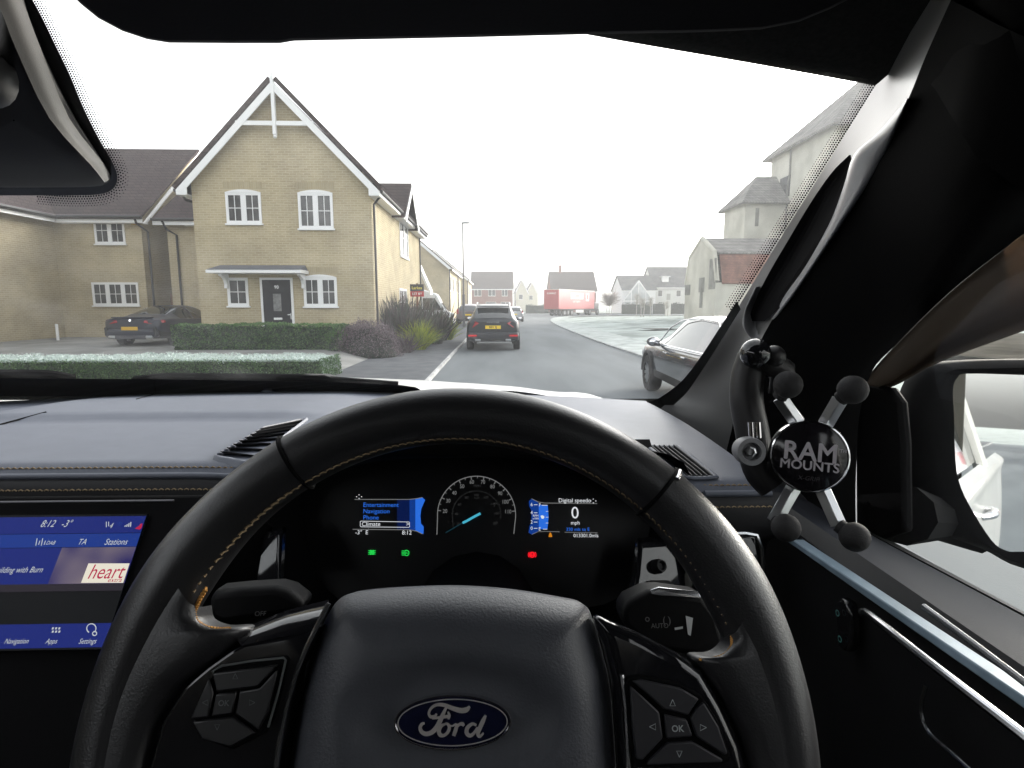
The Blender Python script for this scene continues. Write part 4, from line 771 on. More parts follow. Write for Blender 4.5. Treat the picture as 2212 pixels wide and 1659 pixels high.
M['rubber'] = mat('seal rubber', (.008, .008, .008), .7)
M['bodyw'] = mat('white body paint', (.66, .67, .68), .35, coat=.5, col2=(.74, .75, .76), ns=3)
M['skytrim'] = mat('door trim sky sheen', (.15, .21, .26), .5, spec=.3, col2=(.24, .32, .39), ns=30)  # blue of the sky's reflection on the strip is put into its colour
truck = thing('pickup_truck', 'pickup truck seen from its own driving seat, dashboard and wheel filling the view', 'pickup truck', (-.37, 0, 0))
XC = -.37
def part(name, parent=None): # an Empty that groups sub-parts under the truck
    return None
def yws(x, z): return 1.04 - (z - 1.467) / .55 + .14 * (1 - min(1.3, ((x - XC) / .66) ** 2))
def onws(px, py, off=0.):
    d = ray(px, py); Y = 1.0
    for _ in range(30):
        P = EYEV + d * (Y / d.y); Y = .5 * Y + .5 * max(.15, yws(P.x, P.z) - off)
    return EYEV + d * (Y / d.y)
# --- dashboard
YN = .56
def zedge(x): return lerp(1.490, 1.466, sstep(-.32, .05, x))
def ybase(x): return 1.045 + .14 * (1 - min(1.2, ((x - XC) / .66) ** 2))
def ynear(x): return YN - .07 * math.exp(-((x + .02) / .185) ** 6)
def zdash(x, Y):
    YN = ynear(x); t = (Y - YN) / (ybase(x) - YN); z = lerp(zedge(x), 1.468, t) + .006 * math.sin(math.pi * min(1, max(0, t)))
    hw_ = math.exp(-((x + .03) / .17) ** 4); z += .064 * hw_ * (1 - sstep(.58, .95, Y))
    z += .009 * sstep(.80, .835, Y - .02 * x) * sstep(-.80, -.72, x) * (1 - sstep(-.33, -.20, x)) * (1 - .6 * sstep(.95, 1.15, Y))
    z -= .010 * (1 - .85 * hw_) * max(0, 1 - (Y - YN) / .018) ** 2
    return z
def ondash(px, py, up=0.):
    d = ray(px, py); Y = .7
    for _ in range(40):
        P = EYEV + d * (Y / d.y); k = (zdash(P.x, Y) + up - EYE) / d.z; Y = .5 * Y + .5 * min(1.3, max(.3, (EYEV + d * k).y))
    P = EYEV + d * (Y / d.y); return P
dash = thing('dashboard', None, None, (XC, .6, 1.45)); dash.parent = truck; dash.location = V((0, .6, 1.45))
XL, XR = -1.18, .285
b = MB(); rows = []
for i in range(56):
    f = i / 55; r = []
    for j in range(150):
        x = lerp(XL, XR, j / 149); Y = lerp(ynear(x), ybase(x) + .01, f ** 1.2); r.append(V((x, Y, zdash(x, Y))))
    rows.append(r)
b.grid(rows)
b.build('upper_pad', M['dash'], dash, smooth=80)
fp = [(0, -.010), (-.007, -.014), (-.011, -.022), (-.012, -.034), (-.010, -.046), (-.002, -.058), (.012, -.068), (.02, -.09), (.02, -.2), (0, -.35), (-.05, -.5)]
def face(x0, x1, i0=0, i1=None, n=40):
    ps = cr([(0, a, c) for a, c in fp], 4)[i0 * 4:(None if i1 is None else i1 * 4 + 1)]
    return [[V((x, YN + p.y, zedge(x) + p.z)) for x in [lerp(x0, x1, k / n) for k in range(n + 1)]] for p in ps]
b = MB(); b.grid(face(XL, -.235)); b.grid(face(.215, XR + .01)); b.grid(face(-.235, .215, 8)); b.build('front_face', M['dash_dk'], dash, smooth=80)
for nm, a, c in (('seam_piping', XL, -.235), ('seam_piping', .215, XR)):
    MB().tube([(lerp(a, c, k / 30), YN - .003, zedge(lerp(a, c, k / 30)) - .010) for k in range(31)], .0035, 8).build(nm, M['dash'], dash, smooth=80)
    b = MB()
    for row, (dy, dz) in enumerate(((.006, -.0035), (-.0115, -.021))):
        n = int((c - a) / .0062)
        for k in range(n):
            x = a + (k + .15) * .0062; x2 = x + .0044
            b.tube([(x, YN + dy, zedge(x) + dz - .0008), (x + .0022, YN + dy, zedge(x) + dz + .0004), (x2, YN + dy, zedge(x2) + dz - .0008)], .00075, 5)
    b.build('stitching', M['thread'], dash, smooth=60)
p = ondash(582, 846); MB().lathe([(.016, 0), (.0155, .004), (.011, .0085), (.005, .0105), (0, .011)], p, (0, 0, 1), 20).build('light_sensor', M['dash'], dash, smooth=80)
MB().tube([ondash(px, py, .0006) for px, py in ((-120, 935), (0, 917), (45, 905), (100, 890))], .0012, 6).build('airbag_seam', M['black'], dash)
MB().tube([ondash(px, py, .0006) for px, py in ((295, 862), (345, 848))], .0009, 6).build('airbag_seam', M['black'], dash)
def vent(corners, n, along, dirq, onf):
    """corners px: A near-left, B far-left, C far-right, D near-right on the dash surface"""
    A, B, C, D = corners; b = MB(); out = [A, B, C, D]; cx_ = sum(p.x for p in out) / 4; cy_ = sum(p.y for p in out) / 4; cz_ = sum(p.z for p in out) / 4; c0 = V((cx_, cy_, cz_))
    nn = (B - A).cross(D - A).normalized(); nn = nn if nn.z > 0 else -nn
    def rr(P, s, h): return [c0 + (p - c0) * s + nn * h for p in P]
    loop = cr([lerp(out[i], out[(i + 1) % 4], t) for i in range(4) for t in (.08, .5, .92)], 3, closed=True)
    rings = [[c0 + (p - c0) * s + nn * h for p in loop] for s, h in ((1.09, -.003), (1.04, .0035), (1.0, .004), (.97, .001), (.965, -.006))]
    b.grid(rings, cu=True); b.poly([c0 + (p - c0) * .96 - nn * .0 for p in loop], 1); vb = b.build('air_vent', [M['dash'], M['black']], dash, smooth=60)
    s = MB()
    for k in range(n):
        f = (k + .5) / n
        P, Q = (lerp(A, B, f), lerp(D, C, f)) if along == 0 else (lerp(A, D, f), lerp(B, C, f))
        P, Q = c0 + (P - c0) * .93, c0 + (Q - c0) * .93; t = (B - A if along == 0 else D - A).normalized(); w = .0042 * dirq
        s.add([P - t * w + nn * .0012, Q - t * w + nn * .0012, Q + t * w + nn * .0055, P + t * w + nn * .0055, P - t * w + nn * .0002, Q - t * w + nn * .0002, Q + t * w + nn * .0045, P + t * w + nn * .0045], [(0, 1, 2, 3), (7, 6, 5, 4), (0, 4, 5, 1), (3, 2, 6, 7)])
    s.build('slat', M['hard'], dash, smooth=0)
vent([ondash(464, 990), ondash(570, 928), ondash(664, 907), ondash(540, 1003)], 8, 0, -1, 0)
VRP = ondash(1425, 965, .005); onrt = lambda px, py: onpl(px, py, VRP, V((0, -.34, .94)).normalized())
def dashpt(A, B, C, D, u, v, up): 
    p = lerp(lerp(A, D, u), lerp(B, C, u), v); return V((p.x, p.y, zdash(p.x, p.y) + up))
q4 = [ondash(1478, 1034), ondash(1396, 966), ondash(1464, 968), ondash(1546, 1034)]
b = MB(); b.grid([[dashpt(*q4, u / 8, v / 8, .0012) for u in range(9)] for v in range(9)], 1)
loop = [dashpt(*q4, u, v, .0016) for u, v in [(k / 10, 0) for k in range(10)] + [(1, k / 10) for k in range(10)] + [(1 - k / 10, 1) for k in range(10)] + [(0, 1 - k / 10) for k in range(10)]]
b.tube(loop, .0034, 8, closed=True, flat=(1, .7), nrm=(0, 0, 1)); vb = b.build('air_vent', [M['dash'], M['black']], dash, smooth=60)
for k in range(6):
    u = (k + .6) / 6.4; s_ = MB(); s_.tube([dashpt(*q4, u, v / 8, .0030) for v in range(9)], .0016, 6, flat=(.8, 1.3), nrm=(0, 0, 1)); s_.build('slat', M['dash_dk'], vb, smooth=60)
# --- binnacle, instruments
CLP = atd(1030, 1110, .665); CLN = -ray(1030, 1140).normalized()
def CL(zx, zy, up=0.): return onpl(707.8 + .3 * zx, 973.3 + .3 * zy, CLP + CLN * up, CLN)
CX = (CL(1100, 500) - CL(1000, 500)).normalized(); CY = CLN.cross(CX); KC = (CL(1100, 500) - CL(1000, 500)).length / 100
def C2(zx, zy): p = CL(zx, zy) - CLP; return p.dot(CX), p.dot(CY)
inst = thing('instrument_cluster', None, None, CLP); inst.parent = truck; inst.location = CLP - V((XC, 0, 0))
b = MB(); sh = [(-120, 20), (400, -70), (1075, -110), (1750, -70), (2300, 20), (2330, 500), (2150, 1000), (1700, 1150), (450, 1150), (0, 1000), (-180, 500)]
back = cr([CL(x, y, -.004) for x, y in sh], 4, True); cc = CL(1075, 520)
front = [cc + (p - cc) * 1.06 + V((0, -.10, .012)) for p in back]
b.grid([front, [lerp(p, q, .5) for p, q in zip(front, back)], back], cu=True); b.poly(back, 1); b.build('binnacle', [M['black'], mat('dial face', (.006, .006, .007), .35, spec=.3)], inst, smooth=60)
E_ = {'white': glow('white display glow', (.85, .88, .92), .85), 'grey': glow('dim dial glow', (.55, .56, .56), .30), 'faint': glow('faint dial glow', (.5, .5, .5), .055), 'blue': glow('blue display glow', (.03, .20, .95), .75), 'blue2': glow('deep blue display glow', (.012, .10, .62), .40), 'blue3': glow('dark blue display glow', (.008, .04, .30), .2), 'cyan': glow('cyan needle glow', (.08, .55, .75), .75), 'green': glow('green lamp glow', (.02, .85, .10), 1.0), 'red': glow('red lamp glow', (1, .01, .02), 1.1), 'amber': glow('amber lamp glow', (1, .35, .02), .6)}
def ctext(b, s, zx, zy, size, mi, align='LEFT', bold=0., lift=.0012, sx=1.): b.text(s, size * KC, CL(zx, zy), CX, CY, mi, align, bold=bold, lift=lift, sx=sx)
def cstroke(b, pts, w, mi, lift=.001): b.stroke([C2(*p) for p in pts], w * KC, CLP, CX, CY, mi, lift)
def cpoly(b, pts, mi, lift=.0006): b.poly([CL(*p) + CLN * lift for p in pts][::-1], mi)
def arc(cx_, cy_, r, a0, a1, n=40): return [(cx_ + r * math.cos(R(lerp(a0, a1, k / n))), cy_ - r * math.sin(R(lerp(a0, a1, k / n)))) for k in range(n + 1)]
L4 = [E_['white'], E_['blue'], E_['blue2'], E_['blue3'], E_['grey'], E_['amber']]
b = MB()
for pts, mi in (([(500, 352), (590, 352), (590, 572), (500, 572)], 3), ([(590, 352), (632, 348), (632, 578), (590, 572)], 2), ([(632, 348), (682, 338), (702, 356), (674, 420), (668, 470), (672, 525), (692, 548), (690, 600), (660, 590), (632, 578)], 1)): cpoly(b, pts, mi)
cstroke(b, [(195, 352), (590, 352), (640, 346), (682, 338)], 5, 4); cstroke(b, [(180, 567), (590, 570), (640, 580), (682, 600)], 5, 4)
for s, y in (('Entertainment', 392), ('Navigation', 438), ('Phone', 483)): ctext(b, s, 256, y, 44, 1)
ctext(b, 'Climate', 246, 530, 42, 0); ctext(b, '>', 565, 531, 42, 0); cstroke(b, [(236, 510), (240, 508), (586, 514), (590, 518), (590, 550), (586, 553), (240, 549), (236, 545), (236, 510)], 3.5, 0)
ctext(b, '-3°  E', 200, 590, 40, 0); ctext(b, '8:12', 536, 592, 40, 0)
for dx, dy in ((0, -13), (0, 13), (-18, 0), (18, 0)): cpoly(b, [(227 + dx - 5, 332 + dy), (227 + dx, 332 + dy - 4), (227 + dx + 5, 332 + dy), (227 + dx, 332 + dy + 4)], 0)
b.build('display', L4, inst, smooth=0)
b = MB()
cpoly(b, [(1468, 347), (1515, 372), (1520, 390), (1520, 570), (1515, 580), (1470, 606), (1446, 590), (1452, 545), (1466, 520), (1466, 430), (1450, 400), (1448, 365)], 2); cpoly(b, [(1520, 390), (1584, 392), (1590, 480), (1582, 566), (1520, 566)], 1, .0004)
cstroke(b, [(1468, 347), (1515, 370), (1560, 378), (1940, 382)], 5, 4); cstroke(b, [(1470, 604), (1515, 584), (1560, 582), (1670, 585)], 4, 4); cstroke(b, [(1705, 588), (1945, 592)], 4, 4)
ctext(b, 'Digital speedo', 1660, 360, 42, 0); ctext(b, '0', 1780, 452, 120, 0, 'CENTER'); ctext(b, 'mph', 1782, 521, 38, 0, 'CENTER'); ctext(b, '330 mls to E', 1715, 568, 34, 1); ctext(b, '013301.0mls', 1768, 613, 36, 0)
for s, y in (('6', 390), ('4', 448), ('2', 515), ('0', 560)): ctext(b, s, 1468, y, 34, 0, 'CENTER'); cstroke(b, [(1484, y), (1510, y)], 4, 0)
ctext(b, 'RPM', 1497, 470, 22, 0, 'CENTER'); ctext(b, 'x1000', 1497, 490, 18, 0, 'CENTER'); ctext(b, 'F', 1527, 392, 34, 0, 'CENTER'); ctext(b, 'E', 1526, 566, 34, 0, 'CENTER')
cstroke(b, [(1540, 394), (1582, 394)], 4, 0); cstroke(b, [(1550, 566), (1580, 566)], 4, 0)
for y in (438, 480, 522): cstroke(b, [(1570, y), (1588, y)], 3, 0)
cpoly(b, [(1532, 472), (1540, 466), (1556, 470), (1560, 480), (1552, 492), (1538, 488)], 0, .0012); cpoly(b, [(1590, 622), (1594, 600), (1602, 588), (1612, 600), (1617, 622)], 5)
for dx, dy in ((0, -13), (0, 13), (-18, 0), (18, 0)): cpoly(b, [(1912 + dx - 5, 363 + dy), (1912 + dx, 363 + dy - 4), (1912 + dx + 5, 363 + dy), (1912 + dx, 363 + dy + 4)], 0)
b.build('display', L4, inst, smooth=0)
b = MB(); sc, sy, sr = 1072, 466, 281
cstroke(b, [(787, 606)] + arc(sc, sy, sr, 183, -3, 60) + [(1340, 600)], 6, 0); cstroke(b, [(905, 560)] + arc(sc, sy, 175, 190, -8, 40), 3, 1)
nums = [(20, 845, 437), (30, 868, 363), (40, 912, 306), (50, 968, 259), (60, 1038, 228), (70, 1118, 228), (80, 1187, 261), (90, 1241, 310), (100, 1278, 370), (110, 1298, 441)]
for s, x, y in nums:
    ctext(b, str(s), x, y, 40, 0, 'CENTER', sx=.85); a = math.atan2(sy - y, x - sc)
    cstroke(b, [(sc + math.cos(a) * (sr - 24), sy - math.sin(a) * (sr - 24)), (sc + math.cos(a) * sr, sy - math.sin(a) * sr)], 6, 0)
for (s0, x0, y0), (s1, x1, y1) in zip(nums, nums[1:]):
    a = .5 * (math.atan2(sy - y0, x0 - sc) + math.atan2(sy - y1, x1 - sc)); cstroke(b, [(sc + math.cos(a) * (sr - 16), sy - math.sin(a) * (sr - 16)), (sc + math.cos(a) * sr, sy - math.sin(a) * sr)], 4, 0)
ctext(b, 'MPH', 1076, 256, 26, 1, 'CENTER'); ctext(b, 'km/h', 1076, 342, 20, 1, 'CENTER')
for k, s in enumerate((20, 40, 60, 80, 100, 120, 140, 160, 180)):
    a = R(205 - k * 28.5); ctext(b, str(s), sc + 145 * math.cos(a), sy - 145 * math.sin(a), 26, 1, 'CENTER')
b.build('speedometer', [E_['grey'], E_['faint']], inst, smooth=0)
b = MB(); cstroke(b, [(1100, 453, ), (1060, 474), (1000, 508), (972, 521)], 17, 0, .004); cstroke(b, [(972, 521), (850, 592)], 7, 1, .004)
b.build('needle', [E_['cyan'], glow('dim needle glow', (.05, .25, .35), .12)], inst, smooth=0)
b = MB()
for sg in (-1, 1):
    cx0 = 320 + sg * 12; cstroke(b, arc(cx0, 733, 15, 90 - sg * 0, 90 + (-180 if sg < 0 else 180), 14) + [(cx0, 718)], 5, 0)
    for dy, ex in ((-13, -6), (0, 0), (13, 6)): cstroke(b, [(cx0 - sg * (4 if sg < 0 else 4) + sg * 0, 733 + dy * .6), (320 - sg * 0 + sg * 27, 733 + dy * 1.1)], 4, 0)
b.build('warning_lamp', [E_['green']], inst, smooth=0)
b = MB(); cstroke(b, [(558, 719)] + arc(566, 737, 20, 75, -75, 14) + [(558, 755), (558, 719)], 5, 0); ctext(b, 'A', 570, 738, 24, 0, 'CENTER')
for k in range(4): cstroke(b, [(533, 722 + k * 10), (553, 722 + k * 10)], 4, 0)
b.build('warning_lamp', [E_['green']], inst, smooth=0)
b = MB(); cpoly(b, arc(1472, 750, 22, 0, 345, 24), 0)
for sg in (-1, 1): cstroke(b, arc(1472, 750, 28, 90 - 40 + (0 if sg > 0 else 180) - 90 + 40 - 42, 90 - 40 + (0 if sg > 0 else 180) - 90 + 40 + 42, 10), 6, 0)
cstroke(b, [(1472, 736), (1472, 754)], 6, 1, .0014); cstroke(b, [(1472, 759), (1472, 765)], 6, 1, .0014)
b.build('warning_lamp', [E_['red'], M['ink']], inst, smooth=0)
# --- trim panels each side of the column
def pxpanel(name, pts, D, th, m_, bevel=.004, parent=None, tilt=None):
    P0 = atd(pts[0][0], pts[0][1], D); n = V(tilt or (0, -.93, .36)).normalized()
    return MB().prism([onpl(x, y, P0, n) for x, y in pts], V((0, th, 0))).build(name, m_, parent or dash, bevel=bevel, smooth=30)
def inpl(P0, n): return lambda x, y, up=0.: onpl(x, y, P0 + n * up, n)
lp = pxpanel('switch_panel', [(1382, 1176), (1440, 1172), (1462, 1200), (1482, 1245), (1486, 1310), (1362, 1310), (1376, 1240)], .57, .02, M['piano'], .004, tilt=(.40, -.77, .50))
n_ = V((.40, -.77, .50)).normalized(); ip = inpl(atd(1382, 1176, .57), n_)
c = ip(1418, 1224); b = MB(); b.lathe([(.0072, 0), (.0072, .004), (.0058, .009), (.0045, .009), (.0030, .006), (0, .006)], c, n_, 20); b.build('light_knob', M['hard'], lp)
b = MB(); b.prism([ip(x, y, .001) for x, y in ((1388, 1290), (1390, 1264), (1402, 1254), (1440, 1254), (1454, 1264), (1460, 1290))], n_ * .004, 0); q = ip(1422, 1263, .006); b.add([ip(1419, 1268, .0062), ip(1426, 1268, .0062), ip(1422.5, 1259, .0062)], [(0, 1, 2)], 1); b.build('lamp_switch', [M['hard'], E_['grey']], lp, bevel=.0015)
pxpanel('switch_panel', [(566, 1152), (606, 1150), (600, 1275), (545, 1275)], .57, .02, M['piano'], .004, tilt=(-.45, -.62, .64)); MB().tube([atd(x, y, .565) for x, y in ((585, 1150), (572, 1195), (556, 1275))], .0028, 6).build('chrome_strip', M['satin'], dash)
b = MB(); b.tube([atd(x, y, .58) for x, y in ((1545, 1153), (1610, 1152), (1634, 1156), (1644, 1180), (1656, 1285))], .0022, 6); b.build('vent_surround', M['satin'], dash)
pxpanel('side_vent', [(1548, 1157), (1632, 1158), (1652, 1290), (1548, 1290)], .585, .01, M['piano'], .002)
# lower dash under the wheel and beside it
b = MB(); b.b2(-.30, .30, .50, .56, .85, 1.31); b.b2(XL, -.235, .545, .60, .80, 1.2); b.build('knee_panel', M['black'], dash, bevel=.03)
b = MB(); b.tube([(-.024, .31, 1.40), (-.024, .50, 1.33), (-.024, .60, 1.30)], [.045, .06, .07], 16); b.build('column_shroud', M['black'], dash)
b = MB(); xs = [lerp(-.225, .19, k / 40) for k in range(41)]
b.grid([[V((x, ynear(x) + .001, zdash(x, ynear(x)) - .001)) for x in xs], [V((x, ynear(x) + .004, zdash(x, ynear(x)) - .016)) for x in xs], [V((x, .60, max(1.40, CL(1075, -60).z - .04 * ((x + .02) / .2) ** 4))) for x in xs], [V((x, .68, CL(1075, -60).z)) for x in xs]]); b.build('binnacle_hood', M['black'], dash, smooth=80)
# --- centre screen
SP1, SP2 = atd(316, 1116, .50), atd(226, 1402, .445); SE = V((1, 0, 0)); sdir = SP1 - SP2; sdir.x = 0; SYv = sdir.normalized(); SN = SE.cross(SYv); SN = SN if SN.y < 0 else -SN
def SC_(px, py, up=0.): return onpl(px, py, SP1 + SN * up, SN)
ts = thing('touchscreen', None, None, SP1); ts.parent = truck; ts.location = SP1 - V((XC, 0, 0))
x1 = SP1.x; zt_, zb_ = SC_(100, 1112), SC_(100, 1404)
b = MB(); o = zt_; hh_ = (zt_ - zb_).dot(SYv)
def sp(u, v, up=0.): return V((x1, o.y, o.z)) + SE * u - SYv * v + SN * up
b.prism([sp(.045, -.02, -.004), sp(-.235, -.02, -.004), sp(-.235, hh_ + .10, -.004), sp(.045, hh_ + .10, -.004)], -SN * .03); b.build('bezel', M['black'], ts, bevel=.004)
MB().tube([sp(.02, -.012, .0), sp(-.22, -.012, .0)], .0010, 6).build('chrome_strip', mat('dull chrome', (.12, .12, .13), .5, metal=1), ts)
sb = mat('screen base', (.003, .004, .006), .3, spec=.1); sg1 = glow('screen blue', (.012, .06, .42), .55); sg2 = glow('screen deep blue', (.012, .03, .30), .55); sg3 = glow('screen lilac', (.30, .26, .36), .42); sg3n = sg3.node_tree; no_ = sg3n.nodes.new('ShaderNodeTexNoise'); no_.inputs['Scale'].default_value = 26; no_.inputs['Detail'].default_value = 1; rp_ = sg3n.nodes.new('ShaderNodeValToRGB'); tc_ = sg3n.nodes.new('ShaderNodeTexCoord')
rp_.color_ramp.elements[0].position = .36; rp_.color_ramp.elements[1].position = .62; rp_.color_ramp.elements[0].color = (.05, .04, .26, 1); rp_.color_ramp.elements[1].color = (.42, .34, .42, 1); sg3n.links.new(tc_.outputs['Object'], no_.inputs['Vector']); sg3n.links.new(no_.outputs['Fac'], rp_.inputs[0]); sg3n.links.new(rp_.outputs[0], sg3n.nodes['Principled BSDF'].inputs['Emission Color'])
sg4 = glow('screen violet', (.12, .06, .26), .55); sgw = glow('screen text', (.80, .85, .88), .62); sgr = glow('screen red', (.75, .02, .10), .6); sgc = glow('logo cream', (.92, .86, .72), .85); sg5 = glow('screen dusk', (.05, .04, .06), .4)
b = MB(); sc_ = lambda pts, mi, up: b.poly([SC_(x, y, up) for x, y in pts][::-1], mi)
b.prism([sp(0, 0, .0), sp(-.19, 0, .0), sp(-.19, hh_, .0), sp(0, hh_, .0)], -SN * .003, 0)
def band(y0, y1, mi, xa=-120, inset=0., up=.0004):  # strip across the screen between picture rows, right edge on the screen's own edge
    va = (zt_ - SC_(100, y0)).dot(SYv); vb = (zt_ - SC_(100, y1)).dot(SYv); xa_ = -.19 if xa == -120 else SC_(xa, y0).x - x1
    b.poly([sp(-inset, va, up), sp(xa_, va, up), sp(xa_, vb, up), sp(-inset, vb, up)][::-1], mi)
band(1117, 1153, 2); band(1154, 1183, 1); band(1184, 1262, 2); band(1184, 1262, 3, 135, 0, .0007); band(1262, 1278, 9, -120); band(1348, 1400, 2);
def stext(s, px, py, size, mi, align='CENTER', shear=.25, bold=.0, sx=.8): 
    k = (SC_(px + 10, py) - SC_(px, py)).length / 10; b.text(s, size * k, SC_(px, py), SE, SYv, mi, align, shear, bold, sx, .0016)
def sstroke(pts, w, mi):
    k = (SC_(110, 1200) - SC_(100, 1200)).length / 10; b.stroke([((SC_(x, y) - SP1).dot(SE), (SC_(x, y) - SP1).dot(SYv)) for x, y in pts], w * k, SP1, SE, SYv, mi, .0016)
stext('8:12', 106, 1133, 22, 5); stext('-3°', 146, 1133, 22, 5); stext('TA', 180, 1172, 18, 5); stext('Stations', 253, 1172, 19, 5); stext('DAB', 112, 1174, 12, 5)
stext('uilding with Burn', -4, 1233, 18, 5, 'LEFT'); stext('Navigation', 39, 1386, 15, 5); stext('Apps', 114, 1386, 15, 5); stext('Settings', 192, 1386, 15, 5); stext('4', 242, 1137, 17, 5)
for k in range(4): sstroke([(272 + k * 4, 1139), (272 + k * 4 + 1, 1136 - k * 2.4)], 2.2, 5)
for k in range(3): sstroke([(261 + (3 + 3 * k) * math.cos(R(a)), 1139 - (3 + 3 * k) * math.sin(R(a))) for a in range(50, 131, 16)], 1.5, 1)
sstroke([(232, 1140), (232, 1128)], 1.6, 5); sstroke([(237, 1128), (237, 1138)], 1.6, 5)
for k in range(4): sstroke([(80 + k * 6, 1180 - (k % 2) * 2), (83 + k * 6, 1164 + (k % 2) * 5)], 1.8, 5)
b.poly([SC_(x, y, .0012) for x, y in ((291, 1142), (300, 1136), (304, 1131), (308, 1131), (306, 1140), (302, 1144))][::-1], 6)
b.poly([SC_(x, y, .0010) for x, y in ((175, 1259), (191, 1217), (280, 1217), (266, 1259))][::-1], 7)
stext('heart', 232, 1237, 44, 6, shear=.2, sx=.80); stext('extra', 250, 1254, 13, 6, shear=.25, sx=1.1)
sstroke([(200 + 10 * math.cos(R(a)), 1358 - 10 * math.sin(R(a))) for a in range(-60, 250, 20)], 2, 5); sstroke([(207 + 4.5 * math.cos(R(a)), 1369 - 4.5 * math.sin(R(a))) for a in range(0, 361, 30)], 2, 5)
for r_ in range(2):
    for k in range(3): sstroke([(115 + k * 7, 1358 + r_ * 7), (119 + k * 7, 1358 + r_ * 7)], 4, 5)
b.build('screen', [sb, sg1, sg2, sg3, sg4, sgw, sgr, sgc, glow('screen plum', (.10, .02, .14), .5), sg5], ts, smooth=0)
# --- steering wheel
WO = V((-.024, .2585, 1.431)); _t, _a = .42, -.01
WU = V((math.cos(_a), math.sin(_a), 0)); WV = V((-math.sin(_a) * math.sin(_t), math.cos(_a) * math.sin(_t), math.cos(_t))); WN = WU.cross(WV)
def WL(u, v, hh=0.): return WO + WU * u + WV * v + WN * hh
def WP(px, py, hh=0.):
    p = onpl(px, py, WO + WN * hh, WN) - WO; return p.dot(WU), p.dot(WV)
sw = thing('steering_wheel', None, None, WO); sw.parent = truck; sw.location = WO - V((XC, 0, 0))
RM = .1690
def rim_r(a):   # thicker grips at ten to two and towards the spokes
    d = abs(((math.degrees(a) - 90 + 180) % 360) - 180); return 1 + .10 * math.exp(-((d - 62) / 14) ** 2)
path = [WL(RM * math.cos(2 * math.pi * k / 160), RM * math.sin(2 * math.pi * k / 160)) for k in range(160)]
MB().tube(path, [.0163 * rim_r(2 * math.pi * k / 160) for k in range(160)], 28, closed=True, flat=(1.0, 1.12), nrm=WN).build('rim', M['leather'], sw, smooth=80)
def ringat(a, r=.0168, w=.0012, nm='rim_seam', m_=None, f0=0, f1=360):
    c = WL(RM * math.cos(a), RM * math.sin(a)); er = WU * math.cos(a) + WV * math.sin(a)
    MB().tube([c + er * (r * math.cos(R(q))) + WN * (r * 1.12 * math.sin(R(q))) for q in range(f0, f1 + 1, 10)], w, 6).build(nm, m_ or M['black'], sw)
for px, py in ((632, 985), (1440, 1035)):
    u, v = WP(px, py); ringat(math.atan2(v, u))
u, v = WP(1443, 1030); ringat(math.atan2(v, u) - .012, .0172, .0014, 'rim_tab', M['satin'], -10, 60)
b = MB()
def rimstitch(a0, a1, rad, hh, w, mi, step=.0042):
    n = int(abs(a1 - a0) * rad / step)
    for k in range(n):
        a = lerp(a0, a1, k / n); a2 = lerp(a0, a1, (k + .8) / n); z = 1 if k % 2 else -1
        r0 = rad - .0006; b.tube([WL(r0 * math.cos(a), r0 * math.sin(a), hh - .0016), WL((r0 + .0004) * math.cos((a + a2) / 2), (r0 + .0004) * math.sin((a + a2) / 2), hh + .0004), WL(r0 * math.cos(a2), r0 * math.sin(a2), hh + .0016)], w, 5, mi=mi)
rimstitch(R(20), R(126), RM - .0150, .0080, .00045, 0); rimstitch(R(126), R(152), RM - .0150, .0085, .0007, 0)
b.build('stitching', [M['thread'], M['thread_or']], sw, smooth=60)
def wplate(name, pts, h0, h1, m_, bevel, top=None):
    return MB().prism([WL(*WP(x, y, h1), h0) for x, y in pts], WN * (h1 - h0)).build(name, m_, sw, bevel=bevel, seg=4, smooth=50)
wplate('spoke', [(690, 1352), (668, 1365), (592, 1380), (531, 1390), (500, 1405), (450, 1440), (400, 1482), (350, 1560), (322, 1659), (315, 1800), (590, 1800), (600, 1659), (640, 1450)], -.006, .013, M['piano'], .006)
wplate('spoke', [(1283, 1327), (1381, 1368), (1465, 1412), (1520, 1450), (1565, 1525), (1604, 1610), (1628, 1700), (1640, 1800), (1340, 1800), (1345, 1659), (1330, 1480), (1310, 1400)], -.006, .013, M['piano'], .006)
b = MB(); q0 = [(520, 1395), (592, 1379), (640, 1371), (672, 1364), (694, 1350)]; q1 = [(505, 1372), (560, 1352), (617, 1333), (665, 1322), (706, 1310)]; q2 = [(500, 1366), (550, 1346), (610, 1322), (660, 1308), (708, 1296)]
b.surf([[WL(*WP(x, y, .013), .0125) for x, y in q0], [WL(*WP((x + X) / 2, (y + Y_) / 2, .009), .0085) for (x, y), (X, Y_) in zip(q0, q1)], [WL(*WP(x, y, .0), .000) for x, y in q1], [WL(*WP(x, y, -.012), -.014) for x, y in q2]], 4, 4); b.build('spoke_cap', M['piano'], sw, smooth=80)
def flare(pin, pout, name='spoke_cover'):
    """leather web blending the rim into the spoke"""
    A = cr([V((*WP(x, y, .008), 0)) for x, y in pin], 5); O_ = cr([V((*WP(x, y, .008), 0)) for x, y in pout], 5); rows = []
    n = min(len(A), len(O_)); hs_ = ((0, -.004), (.0, .004), (.06, .0105), (.2, .0145), (.5, .016), (.8, .0165), (1, .016))
    for t, hh in hs_: rows.append([WL(*(lerp(A[int(k * (len(A) - 1) / (n - 1))], O_[int(k * (len(O_) - 1) / (n - 1))], t)).xy, hh) for k in range(n)])
    MB().grid(rows).build(name, M['leather'], sw, smooth=80)
flare([(432, 1312), (440, 1342), (475, 1356), (530, 1358), (500, 1405), (450, 1440), (400, 1482), (350, 1560), (322, 1659), (315, 1780)], [(400, 1262), (365, 1300), (330, 1345), (310, 1380), (290, 1420), (272, 1460), (258, 1500), (240, 1580), (232, 1659), (228, 1780)])
